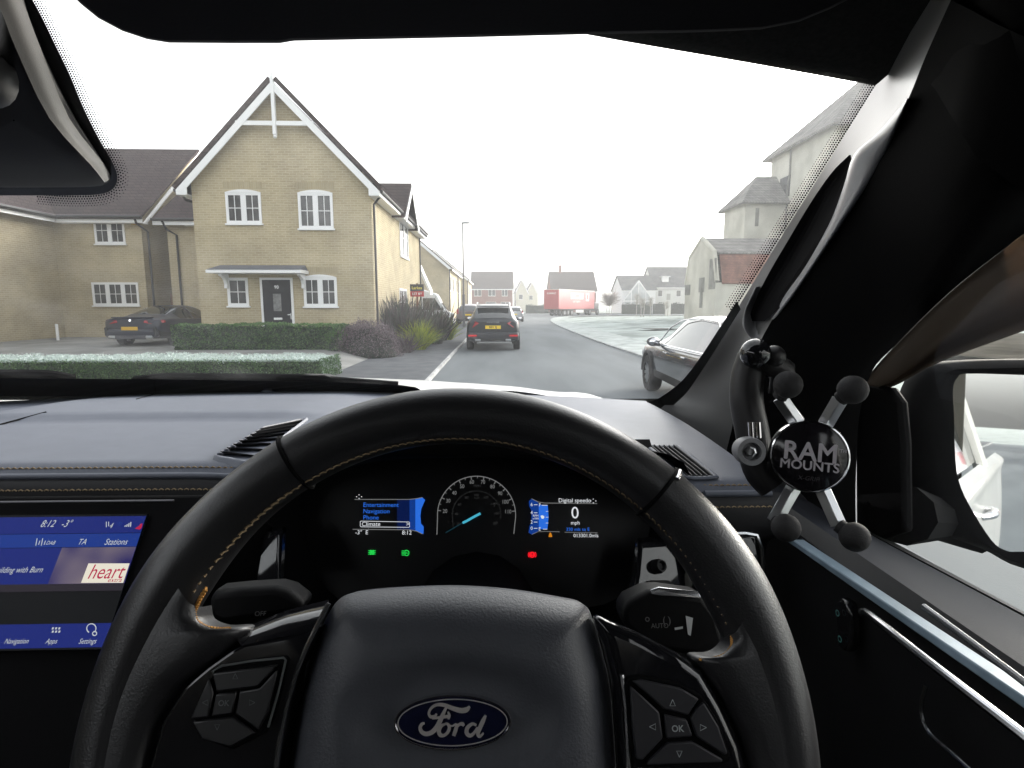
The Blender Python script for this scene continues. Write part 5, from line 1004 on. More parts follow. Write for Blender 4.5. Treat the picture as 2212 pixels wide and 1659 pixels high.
flare([(1574, 1372), (1572, 1395), (1545, 1416), (1500, 1420), (1512, 1445), (1530, 1470), (1565, 1525), (1604, 1610), (1628, 1700), (1640, 1780)], [(1600, 1320), (1620, 1350), (1640, 1390), (1650, 1420), (1660, 1450), (1670, 1490), (1682, 1540), (1696, 1610), (1706, 1700), (1710, 1780)])
for pts, mi in (([(452, 1268), (436, 1296), (429, 1316), (434, 1336), (452, 1350), (480, 1355), (505, 1354)], 0), ([(1573, 1372), (1572, 1392), (1556, 1410), (1530, 1418), (1505, 1420)], 0)):
    b = MB(); q = cr([V((*WP(x, y, .006), 0)) for x, y in pts], 9)
    for k in range(len(q) - 1): b.tube([WL(q[k].x + .0011 * (k % 2), q[k].y - .0011 * (k % 2), .0095), WL(q[k + 1].x + .0011 * ((k + 1) % 2), q[k + 1].y - .0011 * ((k + 1) % 2), .0110)], .0008, 5)
    b.build('stitching', M['thread_or'], sw, smooth=60)
# airbag cover
ol = cr([V((*WP(x, y, .012), 0)) for x, y in ((720, 1296), (760, 1284), (860, 1276), (978, 1273), (1100, 1281), (1220, 1300), (1272, 1314), (1292, 1350), (1312, 1420), (1330, 1500), (1343, 1659), (1348, 1800), (1330, 1900), (980, 1960), (620, 1900), (592, 1800), (602, 1659), (632, 1500), (660, 1400), (692, 1330))], 5, True)
c0 = V((0, .006, 0)); rows = []
bu_, bv_ = WP(978, 1560, .026)
for s in (1, .995, .985, .97, .94, .90, .85, .78, .70, .62, .54, .47, .41, .36, .31, .26, .2, .14, .08, .001):
    r = []
    for p in ol:
        q = c0 + (p - c0) * s; e = math.hypot((q.x - bu_) / .034, (q.y - bv_) / .0165)
        base = .026 * (1 - max(0, (s - .55) / .45) ** 3.2) ; topd = .004 * sstep(.02, .07, q.y)
        r.append(WL(q.x, q.y, base - .004 - topd * (1 - max(0, (s - .8) / .2)) * .3 - .0055 * (1 - sstep(1.0, 1.75, e))))
    rows.append(r)
b = MB(); b.grid([[WL(p.x, p.y, -.02) for p in ol]] + rows, cu=True); b.build('airbag_cover', M['pad'], sw, smooth=80)
hb = .0195
def BP(x, y): p = onpl(530.9 + .36 * x, 1238.7 + .36 * y, WO + WN * hb, WN) - WO; return p.dot(WU), p.dot(WV)
bu, bv = WP(978, 1560, hb); ea, eb = .0285, .0122
b = MB(); el = lambda s, hh: [WL(bu + ea * s * math.cos(2 * math.pi * k / 64), bv + (eb - ea * (1 - s)) * math.sin(2 * math.pi * k / 64), hh) for k in range(64)]
b.grid([el(1.0, hb - .005), el(1.0, hb - .0005), el(.985, hb + .0006), el(.965, hb + .0006), el(.95, hb - .0002)], 0, cu=True); b.poly(el(.951, hb - .0002), 1)
el2 = [(bu + ea * .92 * math.cos(2 * math.pi * k / 64), bv + (eb - ea * .08) * math.sin(2 * math.pi * k / 64)) for k in range(65)]
b.stroke(el2, .0005, WO, WU, WV, 2, hb + .0002)
def bst(pts, w, n=6):
    q = cr([V((*BP(p[0], p[1]), (p[2] if len(p) > 2 else w) * .36 / 1216 * .255)) for p in pts], n); b.stroke([(p.x, p.y, p.z) for p in q], 0, WO, WU, WV, 2, hb + .0006 + .00001 * len(b.f) ** .5)
bst([(1345, 795, 14), (1325, 815, 30), (1290, 820, 30), (1240, 806, 26), (1190, 787, 22), (1145, 786, 18), (1112, 808, 16), (1100, 838, 16), (1112, 858, 18), (1138, 852, 16), (1146, 838, 12)], 20)
bst([(1205, 800, 14), (1190, 830, 22), (1172, 870, 28), (1150, 915, 30), (1120, 948, 28), (1085, 960, 26), (1058, 948, 24), (1048, 922, 22), (1060, 900, 18), (1075, 897, 12)], 24)
bst([(1120, 868, 10), (1160, 862, 16), (1205, 856, 18), (1224, 850, 14)], 16); bst([(1214, 826, 10), (1222, 850, 18), (1216, 872, 12)], 14)
bst([(1200, 900, 12), (1175, 912, 20), (1160, 940, 26), (1168, 965, 24), (1192, 968, 18), (1216, 945, 20), (1222, 915, 20), (1205, 898, 14), (1188, 906, 10)], 20); bst([(1215, 905, 8), (1240, 912, 10), (1262, 900, 12)], 10)
bst([(1268, 898, 14), (1262, 930, 24), (1248, 972, 22)], 20); bst([(1258, 935, 10), (1280, 905, 16), (1300, 900, 22), (1310, 912, 14)], 18)
bst([(1385, 908, 14), (1360, 900, 18), (1332, 922, 24), (1326, 952, 26), (1345, 970, 22), (1370, 955, 18), (1392, 920, 14)], 20); bst([(1440, 848, 14), (1425, 880, 26), (1405, 925, 26), (1394, 958, 24), (1404, 974, 18), (1428, 955, 10)], 22)
b.build('badge', [M['chrome'], mat('badge blue', (.006, .008, .030), .2, coat=.3), mat('badge lettering', (.62, .58, .56), .3, metal=.4)], sw, smooth=40)
# chrome edging and control pads
b = MB(); b.tube([WL(*WP(x, y, .012), .0135) for x, y in ((712, 1302), (690, 1345), (664, 1400), (640, 1460), (620, 1530), (607, 1600), (600, 1659), (594, 1760))], .0013, 6); b.build('chrome_edge', M['satin'], sw)
b = MB(); b.tube([WL(*WP(x, y, .012), .0135) for x, y in ((1342, 1456), (1350, 1520), (1354, 1590), (1356, 1659), (1358, 1760))], .0011, 6); b.build('chrome_edge', M['satin'], sw)
Z8 = lambda x, y: WP(1150.2 + .3333 * x, 1106 + .3333 * y, .015); Z7 = lambda x, y: WP(.3866 * x, 1017.5 + .3866 * y, .015)
wplate('control_pad', [(1150.2 + .3333 * x, 1106 + .3333 * y) for x, y in ((600, 1110), (620, 1068), (700, 1058), (960, 1110), (1100, 1190), (1210, 1360), (1285, 1580), (1265, 1625), (700, 1655), (655, 1640), (620, 1400))], .010, .0150, M['black'], .0012)
def button(f, pts, sym=None, txt=None, m_=None, nm='button'):
    P = [f(x, y) for x, y in pts]; b = MB(); b.prism([WL(u, v, .0148) for u, v in P], WN * .0028, 0)
    if sym: b.stroke([f(x, y) for x, y in sym], .00035, WO, WU, WV, 1, .0180)
    if txt: u, v = f(*txt[1]); b.text(txt[0], txt[2], WL(u, v, .0180), WU, WV, 1, bold=.02)
    b.build(nm, [m_ or M['btn'], M['legshade'] if m_ else M['btnmark']], sw, bevel=.0008, smooth=30)
M['btn'] = mat('control button rubber', (.030, .030, .034), .5, spec=.35); M['btnmark'] = mat('button legend', (.42, .46, .46), .5); M['legshade'] = mat('shaded legend', (.12, .13, .13), .5); M['btnshade'] = mat('shaded control button', (.012, .012, .013), .4)  # left pad's shade is painted in: darker copies of button and legend
def tri(x, y, s, d):
    P = {'u': [(0, -1), (.8, .8), (-.8, .8)], 'd': [(0, 1), (.8, -.8), (-.8, -.8)], 'l': [(-1, 0), (.8, -.9), (.8, .9)], 'r': [(1, 0), (-.8, -.9), (-.8, .9)]}[d]; P = P + [P[0]]; return [(x + a * s, y + c * s) for a, c in P]
button(Z8, [(640, 1090), (700, 1080), (955, 1135), (1070, 1205), (1035, 1255), (1000, 1310), (840, 1268), (740, 1175)], tri(897, 1228, 22, 'u')); button(Z8, [(628, 1120), (725, 1205), (815, 1290), (838, 1455), (705, 1600), (665, 1590), (642, 1400)], tri(770, 1380, 22, 'l'))
button(Z8, [(1095, 1225), (1110, 1240), (1195, 1380), (1255, 1555), (1235, 1568), (1052, 1445), (1016, 1330), (1050, 1270)], tri(1092, 1385, 22, 'r')); button(Z8, [(868, 1485), (1030, 1480), (1225, 1595), (1215, 1612), (735, 1630), (740, 1610)], tri(940, 1553, 22, 'd')); button(Z8, [(845, 1305), (990, 1335), (1030, 1445), (862, 1460)], None, ('OK', (928, 1392), .0040))
wplate('control_pad', [(.3866 * x, 1017.5 + .3866 * y) for x, y in ((1195, 1118), (1240, 1088), (1585, 1045), (1596, 1062), (1530, 1330), (1478, 1470), (1300, 1560), (1150, 1500), (1080, 1380))], .010, .0150, M['black'], .0012)
b = MB(); b.tube([WL(*Z7(x, y), .0152) for x, y in ((1215, 1175), (1190, 1118), (1240, 1088), (1400, 1062), (1585, 1043), (1598, 1058), (1560, 1220), (1500, 1430))], .0006, 5); b.tube([WL(*Z7(x, y), .0158) for x, y in ((1380, 1225), (1340, 1345))], .0007, 5); b.build('pad_edging', M['legshade'], sw)
button(Z7, [(1200, 1125), (1562, 1078), (1450, 1200), (1340, 1213), (1220, 1228)], tri(1330, 1140, 17, 'u'), None, M['btnshade']); button(Z7, [(1075, 1380), (1180, 1150), (1205, 1235), (1178, 1368)], tri(1165, 1285, 17, 'l'), None, M['btnshade']); button(Z7, [(1350, 1225), (1460, 1208), (1562, 1100), (1508, 1340), (1455, 1440), (1325, 1350)], tri(1422, 1285, 17, 'r'), None, M['btnshade']); button(Z7, [(1090, 1395), (1185, 1380), (1315, 1365), (1442, 1455), (1300, 1535), (1140, 1490)], tri(1230, 1420, 17, 'd'), None, M['btnshade']); button(Z7, [(1218, 1240), (1335, 1226), (1310, 1350), (1192, 1365)], None, ('OK', (1268, 1288), .0036), M['btnshade'])
# stalks
M['stalk'] = mat('shaded stalk', (.003, .003, .0035), .55, spec=.12)  # base darkened to paint in the shade of the instrument hood
def stalk(name, pts, D, marks, m_=None):
    P0 = atd(*pts[0], D); n = V((0, -.9, .43)).normalized(); o = MB().prism([onpl(x, y, P0, n) for x, y in pts], V((0, .022, -.004))).build(name, m_ or M['stalk'], dash, bevel=.006, seg=3, smooth=50); b = MB(); X_ = V((1, 0, 0)); Y_ = n.cross(X_)
    for s, x, y, sz in marks: b.text(s, sz, onpl(x, y, P0 + n * .0003, n), X_, Y_, 0)
    if marks: b.build('stalk_legend', mat('stalk legend', (.16, .16, .16), .5), o, smooth=0)
    return o, (lambda x, y, up=0.: onpl(x, y, P0 + n * up, n))
stalk('indicator_stalk', [(448, 1290), (462, 1278), (520, 1272), (592, 1268), (622, 1276), (662, 1308), (640, 1328), (560, 1340), (480, 1352), (448, 1340)], .36, [('OFF', 563, 1326, .0042)])
o, ow = stalk('wiper_stalk', [(1342, 1318), (1358, 1298), (1400, 1278), (1430, 1276), (1520, 1288), (1552, 1330), (1572, 1400), (1540, 1426), (1400, 1404), (1345, 1350)], .36, [('o', 1398, 1336, .006), ('( )', 1440, 1340, .006), ('AUTO', 1425, 1352, .004)])
b = MB(); b.poly([ow(x, y, .0006) for x, y in ((1481, 1330), (1497, 1335), (1492, 1374), (1486, 1370))][::-1]); b.poly([ow(x, y, .0006) for x, y in ((1457, 1356), (1475, 1353), (1475, 1358), (1458, 1361))][::-1]); b.build('wiper_scale', mat('wiper scale white', (.55, .57, .57), .4), o, smooth=0)
b = MB(); b.prism([ow(x, y, .001) for x, y in ((1404, 1284), (1425, 1277), (1510, 1286), (1520, 1294), (1430, 1289))], V((0, .003, .002))); b.build('stalk_cap', M['satin'], o, bevel=.001)
# --- windscreen, its printed border, cowl, wipers, bonnet
RA = [(1382, 874), (1440, 858), (1500, 800), (1590, 662), (1690, 503), (1790, 345), (1892, 184)]
def onside(px, py): return onpl(px, py, V((0, 1.04, 1.467)), V((0, .55, 1)).normalized())
eR = cr([onside(*p) for p in ((1420, 885), (1500, 760), (1590, 618), (1690, 462), (1790, 305), (1905, 130), (2030, -60))], 5)
rows = [[V((lerp(2 * XC - e.x, e.x, k / 24), e.y + .14 * (1 - (2 * k / 24 - 1) ** 2), e.z)) for k in range(25)] for e in eR]
wsm = glass('windscreen glass', (.95, .97, .97), .40); wt = wsm.node_tree; wo = [n for n in wt.nodes if n.type == 'OUTPUT_MATERIAL'][0]; wmx = wo.inputs[0].links[0].from_node
df = _n(wt, "ShaderNodeBsdfDiffuse"); df.inputs[0].default_value = (.7, .72, .74, 1); tl_ = _n(wt, "ShaderNodeBsdfTranslucent"); tl_.inputs[0].default_value = (.7, .72, .74, 1); ad_ = _n(wt, "ShaderNodeAddShader"); wt.links.new(df.outputs[0], ad_.inputs[0]); wt.links.new(tl_.outputs[0], ad_.inputs[1])
wc = _n(wt, "ShaderNodeTexCoord"); wp = _n(wt, "ShaderNodeMapping"); wp.inputs["Rotation"].default_value = (0, 0, .5); wp.inputs["Scale"].default_value = (3.2, 1, 7); wnz = _n(wt, "ShaderNodeTexNoise"); wnz.inputs["Scale"].default_value = 2.2; wnz.inputs["Detail"].default_value = 9; wr_ = _n(wt, "ShaderNodeValToRGB"); wr_.color_ramp.elements[0].position = .50; wr_.color_ramp.elements[1].position = .82; wr_.color_ramp.elements[0].color = (.0, .0, .0, 1); wr_.color_ramp.elements[1].color = (.035, .035, .035, 1)
wt.links.new(wc.outputs["Object"], wp.inputs[0]); wt.links.new(wp.outputs[0], wnz.inputs["Vector"]); wt.links.new(wnz.outputs["Fac"], wr_.inputs[0]); wm2 = _n(wt, "ShaderNodeMixShader"); wt.links.new(wr_.outputs[0], wm2.inputs[0]); wt.links.new(wmx.outputs[0], wm2.inputs[1]); wt.links.new(ad_.outputs[0], wm2.inputs[2]); wt.links.new(wm2.outputs[0], wo.inputs[0])
ws = MB().grid(rows).build('windscreen', wsm, truck, smooth=80)
frit_m = M['frit'] = mat('printed glass border', (.006, .006, .007), .25, spec=.4)
def fritplate(name, pts, par=ws): return MB().poly([onws(x, y, .004) for x, y in pts]).build(name, frit_m, par, smooth=0)
FO = [(40, -60), (62, -15), (88, 32), (120, 98), (150, 160), (180, 232), (213, 298), (243, 350), (254, 385), (243, 409), (213, 420), (150, 422), (80, 417), (-80, 398)]
b = MB(); top = cr([V((*p, 0)) for p in FO], 4); top = [p for p in top if p.x > 20 or p.y < 0]; left = [V((40 - p.x, p.y, 0)) for p in top]
b.grid([[onws(lerp(a.x, c.x, t), lerp(a.y, c.y, t), .004) for t in (0, .25, .5, .75, 1)] for a, c in zip(left, top)])
def dots(b, line, rows_, gap, side, r0):
    q = cr([V((*p, 0)) for p in line], 12); L = 0.; s = [0.]
    for a, c in zip(q, q[1:]): L += (c - a).length; s.append(L)
    for k in range(rows_):
        d = gap * (k + .5) * .9; pos = gap * .5 * (k % 2); i = 0
        while pos < L:
            while s[i + 1] < pos: i += 1
            t = (pos - s[i]) / (s[i + 1] - s[i] + 1e-9); p = lerp(q[i], q[i + 1], t); tg = (q[i + 1] - q[i]).normalized(); p = p + V((tg.y, -tg.x, 0)) * (d * side); r = r0 * (1 - .13 * k)
            b.poly([onws(p.x + r * math.cos(j * math.pi / 3), p.y + r * math.sin(j * math.pi / 3), .0035) for j in range(6)]); pos += gap
dots(b, FO[:-1], 5, 5.6, 1, 2.4)
b.build('printed_border', frit_m, ws, smooth=0)
b = MB(); dots(b, [(1900, 172), (1790, 347), (1690, 505), (1585, 672)], 5, 5.6, -1, 2.4); b.build('printed_border', frit_m, ws, smooth=0)
lo = [(-300, 858), (400, 856), (860, 858), (1100, 880), (1290, 892), (1410, 895), (1470, 862), (1520, 795), (1600, 668)]; hi = [(-300, 815), (400, 820), (840, 830), (920, 846), (1000, 852), (1100, 860), (1200, 868), (1300, 874), (1395, 870), (1450, 842), (1500, 790), (1592, 650)]
A = cr([V((*p, 0)) for p in lo], 8); Bq = cr([V((*p, 0)) for p in hi], 8); n = 60
b = MB(); b.grid([[onws(p.x, p.y, .003) for p in [Q[int(k * (len(Q) - 1) / n)] for k in range(n + 1)]] for Q in (A, Bq)]); b.build('printed_border', frit_m, ws, smooth=0)
b = MB(); b.surf([[onws(x, y + 14, -.03) for x in (-300, 0, 300, 600, 860)] for y in (816, 830, 850)], 4, 2); b.build('cowl', M['hard'], truck, smooth=80)
for nm, pts, r in (('wiper', [(290, 822), (360, 814), (480, 815), (632, 816), (700, 820), (860, 832)], .008), ('wiper', [(-100, 812), (40, 810), (110, 812), (160, 820)], .010), ('wiper', [(1000, 848), (1060, 847), (1118, 849), (1190, 860), (1262, 876)], .0035)):
    MB().tube(cr([onws(x, y, -.025) for x, y in pts], 4), r, 8).build(nm, M['black'], truck)
b = MB(); P0 = onws(680, 818, -.02); b.prism([onws(x, y, -.03) for x, y in ((628, 826), (636, 815), (650, 811), (700, 811), (725, 818), (740, 828))], V((0, .03, 0))); b.build('washer_jet', M['hard'], truck, bevel=.004)
sil = [(x, z + .010) for x, z in [(-1.2, 1.375), (-.9, 1.395), (-.61, 1.402), (-.45, 1.396), (-.28, 1.389), (-.1, 1.377), (.045, 1.366), (.2, 1.346), (.37, 1.318), (.48, 1.298), (.54, 1.25)]]
def zs_(x):
    for (a, za), (c, zc_) in zip(sil, sil[1:]):
        if a <= x <= c: return lerp(za, zc_, sstep(0, 1, (x - a) / (c - a)) * .3 + .7 * (x - a) / (c - a))
    return sil[-1][1]
b = MB(); b.grid([[V((x, y, zs_(x) - .13 * (y - 1.9) - .10 * (y - 1.9) ** 2 + .012 * math.exp(-((x - .30) / .05) ** 2))) for x in [lerp(-1.2, .54, k / 60) for k in range(61)]] for y in [1.28 + .055 * k for k in range(20)]]); b.build('bonnet', M['bodyw'], truck, smooth=80)
# --- pillar, grab handle, roof lining, visor, sensor housing
railA = [(1400, 905), (1440, 872), (1475, 846), (1515, 795), (1600, 655), (1695, 500), (1790, 348), (1890, 186), (1960, 80), (2010, 0)]
railM = [(1470, 960), (1500, 905), (1535, 850), (1575, 780), (1640, 660), (1728, 520), (1815, 385), (1912, 225), (1978, 100), (2030, 0)]
railB = [(1560, 1010), (1580, 930), (1595, 860), (1612, 800), (1668, 690), (1752, 560), (1838, 440), (1936, 268), (2000, 120), (2054, 0)]
yA = [1.035, 1.03, 1.02, .98, .86, .735, .61, .445, .38, .34]
A_ = [at(*p, y) for p, y in zip(railA, yA)]; M_ = [at(*p, y - .035) for p, y in zip(railM, yA)]; B_ = [at(*p, y - .075) for p, y in zip(railB, yA)]
Ci = [at(*p, y - .18) + V((.015, 0, 0)) for p, y in zip([(1640, 1120), (1680, 1060), (1700, 1000), (1740, 930), (1800, 800), (1880, 700), (1960, 590), (2050, 420), (2150, 260), (2230, 120)], yA)]
b = MB(); b.surf([A_, M_, B_], 4, 5); pil = b.build('windscreen_pillar', M['pillar'], truck, smooth=80)
Cx = [(1850, 1180), (1848, 1080), (1850, 1000), (1856, 900), (1882, 805), (1935, 745), (2050, 632), (2212, 505), (2420, 345), (2700, 150)]
C_ = [onx(*p, .37 - .015 * k / 9) for k, p in enumerate(Cx)]
b = MB(); b.surf([B_, Ci, C_], 4, 4); M['void'] = mat('shaded trim black', (.0025, .0025, .0026), 1.0, spec=.02); b.build('pillar_cover', M['void'], pil, smooth=80)  # near-black colour paints the shade on the pillar's cabin side and roof edge
M['handle'] = mat('lit handle trim', (.24, .24, .245), .36, spec=.5, bump=.12, bs=600, bd=.0004)  # paler copy of the pillar trim, light on the handle put into colour
yM_ = lambda y: np.interp(y, [p[1] for p in railM[::-1]], [v.y for v in M_[::-1]])
yB_ = lambda y: np.interp(y, [p[1] for p in railB[::-1]], [v.y for v in B_[::-1]])
hl_ = [(1956, 214), (1898, 285), (1845, 336), (1822, 405), (1790, 486), (1738, 573), (1694, 632), (1662, 668), (1642, 677), (1632, 668), (1631, 648), (1642, 618)]
hr_ = [(1962, 212), (1932, 285), (1900, 352), (1858, 420), (1814, 488), (1758, 574), (1712, 640), (1674, 690), (1636, 733), (1608, 710), (1607, 676), (1630, 622)]
rows_ = []
for i_, ((lx, ly), (rx, ry)) in enumerate(zip(hl_, hr_)):
    f_ = max(0, (i_ - 6) / 4); yr = lerp(yB_(ry) - .022, yM_(ry) - .020, min(1, f_)); yl = yr + .026 * (1 - min(1, f_)); m = (lx + rx) / 2, (ly + ry) / 2
    rows_.append([at(lx, ly, yl + .035), at(lx + 1, ly, yl), at(*m, (yl + yr) / 2 - .008), at(rx, ry, yr), at(rx + 3, ry + 3, yr + .03)])
MB().surf(rows_, 5, 4).build('grab_handle', M['handle'], pil, smooth=80)
sl_ = [(1835, 336), (1790, 380), (1742, 450), (1700, 522), (1655, 600), (1626, 660), (1618, 700), (1632, 716), (1660, 690), (1726, 597), (1781, 512), (1818, 430), (1838, 360)]
dm = lambda y: lerp(.78, .53, (716 - y) / (716 - 336))
xM_ = lambda y: np.interp(y, [p[1] for p in railM[::-1]], [p[0] for p in railM[::-1]]); xB_ = lambda y: np.interp(y, [p[1] for p in railB[::-1]], [p[0] for p in railB[::-1]])
def dslot(x, y): return lerp(yM_(y), yB_(y), min(1, max(0, (x - xM_(y)) / (xB_(y) - xM_(y))))) - .014
b = MB(); b.surf([[at(lerp(x0, x1, t), y, dslot(lerp(x0, x1, t), y)) for t in (0, .33, .67, 1)] for x0, x1, y in ((1834, 1838, 335), (1795, 1842, 375), (1750, 1822, 440), (1705, 1792, 515), (1662, 1750, 588), (1632, 1702, 648), (1616, 1652, 694))], 3, 4); b.build('handle_gap_shade', M['black'], pil, smooth=0)  # black sheet standing in for the shaded gap behind the handle
# roof lining from the top of the glass back over the cabin
tx = [(1892, 184), (1760, 160), (1600, 132), (1440, 105), (1320, 84), (1150, 52), (900, 0), (600, -60), (300, -120), (0, -160), (-400, -180), (-1000, -150)]
e0 = [onws(x, y, .006) for x, y in tx]; edge = e0[::-1]
def back(dy, z): return [V((p.x + .01 * (dy > .1) * (i - 6) / 6, p.y - dy, lerp(p.z, z, min(1, dy / .25)) if dy < .3 else z)) for i, p in enumerate(edge)]
b = MB(); b.surf([[p + V((0, .004, .012)) for p in edge], edge, back(.06, 1.865), back(.16, 1.87), back(.5, 1.89), back(1.0, 1.88), back(1.75, 1.85)], 4, 3)
rl = b.build('roof_lining', M['lining'], truck, smooth=80)
b = MB(); b.surf([[A_[-1] + V((.01, .02, -.03)), B_[-1] + V((.012, .02, -.03)), Ci[-1] + V((.015, .03, -.03)), C_[-1] + V((.012, .05, -.03)), C_[-1] + V((.02, -.5, -.03))], [A_[-1] + V((0, -.05, .06)), B_[-1] + V((0, -.05, .06)), Ci[-1] + V((0, -.04, .06)), C_[-1] + V((0, -.02, .06)), C_[-1] + V((.02, -.55, .06))], [V((.1, .0, 1.90)), V((.2, -.05, 1.90)), V((.3, -.1, 1.90)), V((.4, -.2, 1.89)), V((.42, -.9, 1.88))]], 3, 3); b.build('roof_edge', M['void'], truck, smooth=80)
VP0 = at(1000, 95, .36); VN = V((0, .30, 1)).normalized()
vis = [(125, -60), (140, -12), (165, 14), (205, 46), (262, 76), (320, 95), (370, 103), (500, 104), (610, 104), (640, 99), (1000, 92), (1320, 84), (1500, 81), (1640, 75), (1725, 58), (1795, 30), (1850, 2), (1900, -30), (1960, -100), (1970, -240), (90, -240)]
tv = [onpl(x, y, VP0, VN) for x, y in vis]; MB().prism(tv, VN * .016).build('sun_visor', mat('visor vinyl', (.010, .009, .010), .7, spec=.2, bump=.2, bs=500, bd=.0005), truck, bevel=.006, seg=3, smooth=50)
# sensor housing behind the glass, left of the visor
H0 = [(36, -50), (70, 60), (110, 150), (160, 250), (210, 330), (238, 378), (228, 398), (190, 404), (90, 405)]; H0 = H0 + [(40 - x, y) for x, y in H0[::-1]]
def hl(pts, off): return [onws(x, y, off) for x, y in pts]
c_ = (30, 260)
hr = [hl([(c_[0] + (x - c_[0]) * s, c_[1] + (y - c_[1]) * s) for x, y in [(v.x, v.y) for v in cr([V((*p, 0)) for p in H0], 4, True)]], o_) for s, o_ in ((1, .006), (.97, .022), (.86, .030), (.68, .052), (.4, .062), (.01, .064))]
b = MB(); b.grid(hr, cu=True); sh_ = b.build('sensor_housing', M['hard'], truck, smooth=60)
b = MB(); b.surf([hl([(-40, -60), (5, 30), (34, 104), (107, 256), (196, 356), (226, 394)], .078), hl([(0, -60), (36, 30), (64, 104), (130, 256), (211, 354), (231, 391)], .062), hl([(25, -60), (60, 30), (88, 104), (150, 256), (221, 350), (235, 388)], .036)], 3, 5); b.build('housing_ridge', mat('ridge highlight grey', (.030, .030, .029), .6, spec=.2, bump=.2, bs=600, bd=.0004), sh_, smooth=80)  # paler strip paints the highlight along the housing's ridge
b = MB(); b.lathe([(.0, .006), (.012, .004), (.020, -.004), (.022, -.01)], onws(-50, 160, .085), (0, -1, -.2), 20); b.v = [tuple(V((x, y, z))) for x, y, z in b.v]; b.build('mirror_mount', M['pillar'], truck, smooth=60)
# --- driver's door
def dl(pts, x): return [onx(px, py, x) for px, py in pts]
door = thing('driver_door', None, None, (.42, .2, 1.1)); door.parent = truck; door.location = V((.42, .2, 1.1)) - V((XC, 0, 0))
ext = [2212, 2500, 3200]
def line(p0, p1, x, n=7, far=2.2): # a straight run along the door through two picture points at depth x, carried on both ways
    a, c = onx(*p0, x), onx(*p1, x); return [a + (c - a) * t for t in [lerp(-1.3, far, k / (n - 1)) for k in range(n)]]
La = line((1850, 1128), (2212, 1322), .455); Lb = line((1850, 1140), (2212, 1332), .435); Lc = line((1800, 1160), (2212, 1440), .325); Le = [p + V((-.013, 0, -.012)) for p in Lc]
Lf = [V((.312, p.y, p.z - .10)) for p in Le]; Lg = [V((.312, p.y, .80)) for p in Le]
b = MB(); b.grid([Lb, [p + V((0, 0, .004)) for p in [lerp(a, c, .15) for a, c in zip(Lb, Lc)]], [p + V((0, 0, .006)) for p in [lerp(a, c, .7) for a, c in zip(Lb, Lc)]], Lc], flip=True); b.build('door_top', mat('door top skin', (.022, .024, .030), .7, spec=.08, bump=.3, bs=900, bd=.0006), door, smooth=80)
b = MB(); b.grid([Lc, Le, Lf, Lg]); b.build('door_panel', M['hard'], door, smooth=30)
b = MB(); b.grid([La, [p + V((-.004, 0, .004)) for p in Lb], Lb]); b.build('window_seal', M['rubber'], door, smooth=40)
def flatbar(name, p0, p1, p2, p3, x, m_, th=.004): b = MB(); b.prism([onx(*p, x) for p in (p0, p1, p2, p3)], V((.012, 0, 0))); return b.build(name, m_, door, bevel=.0012)
flatbar('trim_strip', (1694, 1166), (1712, 1166), (2300, 1566), (2300, 1594), .300, M['skytrim'])
b = MB(); b.tube([onx(1995, 1310, .302), onx(2100, 1388, .300), onx(2300, 1540, .300)], .0022, 8); b.build('chrome_strip', M['satin'], door)
b = MB(); b.tube(cr([onx(1862, 1322, .298), onx(1880, 1330, .285), onx(2000, 1425, .275), (onx(2212, 1590, .275)), onx(2400, 1740, .28)], 5), .0030, 10); b.build('pull_handle', M['satin'], door)
b = MB(); b.tube(cr([onx(2000, 1480, .296), onx(1990, 1530, .296), onx(2006, 1580, .295), onx(2060, 1630, .294), onx(2120, 1685, .294)], 5), .0014, 8); b.build('pocket_edge', M['satin'], door)
b = MB(); swp = [(1800, 1300), (1815, 1291), (1828, 1300), (1836, 1330), (1838, 1395), (1826, 1410), (1808, 1400)]; b.prism(dl(swp, .298), V((.01, 0, 0)), 0); b.build('window_switch', M['piano'], door, bevel=.003)
for (px, py) in ((1810, 1322), (1815, 1378)): b = MB(); p = onx(px, py, .2955); b.text('o', .012, p, (0, -1, 0), (0, 0, 1), 0); b.build('switch_legend', mat('teal legend', (.08, .26, .24), .5), door, smooth=0)
# side glass, wind deflector, sail
gl_b = [onx(1850, 1150, .45), onx(1950, 1178, .45), onx(2212, 1335, .45)]; gl_b.append(gl_b[2] + (gl_b[2] - gl_b[1]) * 2.2)
gl_t = [onx(1870, 820, .405), onx(1935, 745, .39), onx(2212, 500, .375), onx(2900, 20, .365)]
MB().surf([gl_b, gl_t], 4, 4).build('side_glass', glass('side glass', (.93, .95, .94), .8), door, smooth=80)
dm_ = bpy.data.materials.new('smoked acrylic'); dm_.use_nodes = True; nt = dm_.node_tree; pb_ = nt.nodes['Principled BSDF']; pb_.inputs['Base Color'].default_value = (.085, .066, .052, 1); pb_.inputs['Roughness'].default_value = .55
tr_ = nt.nodes.new('ShaderNodeBsdfTransparent'); tr_.inputs[0].default_value = (.085, .066, .052, 1); mx_ = nt.nodes.new('ShaderNodeMixShader'); mx_.inputs[0].default_value = .45; nt.links.new(tr_.outputs[0], mx_.inputs[1]); nt.links.new(pb_.outputs[0], mx_.inputs[2]); nt.links.new(mx_.outputs[0], nt.nodes['Material Output'].inputs[0])
up_ = [(1872, 830), (1884, 806), (1935, 748), (2050, 634), (2212, 505), (2500, 290), (2900, 20)]; lo_ = [(1885, 842), (1930, 832), (1990, 800), (2050, 772), (2212, 713), (2500, 610), (2900, 420)]
b = MB(); b.surf([dl(up_, .415), [lerp(a, c, .5) + V((.012, 0, 0)) for a, c in zip(dl(up_, .43), dl(lo_, .44))], dl(lo_, .445)], 4, 4); b.build('wind_deflector', dm_, door, smooth=80, solid=.003)
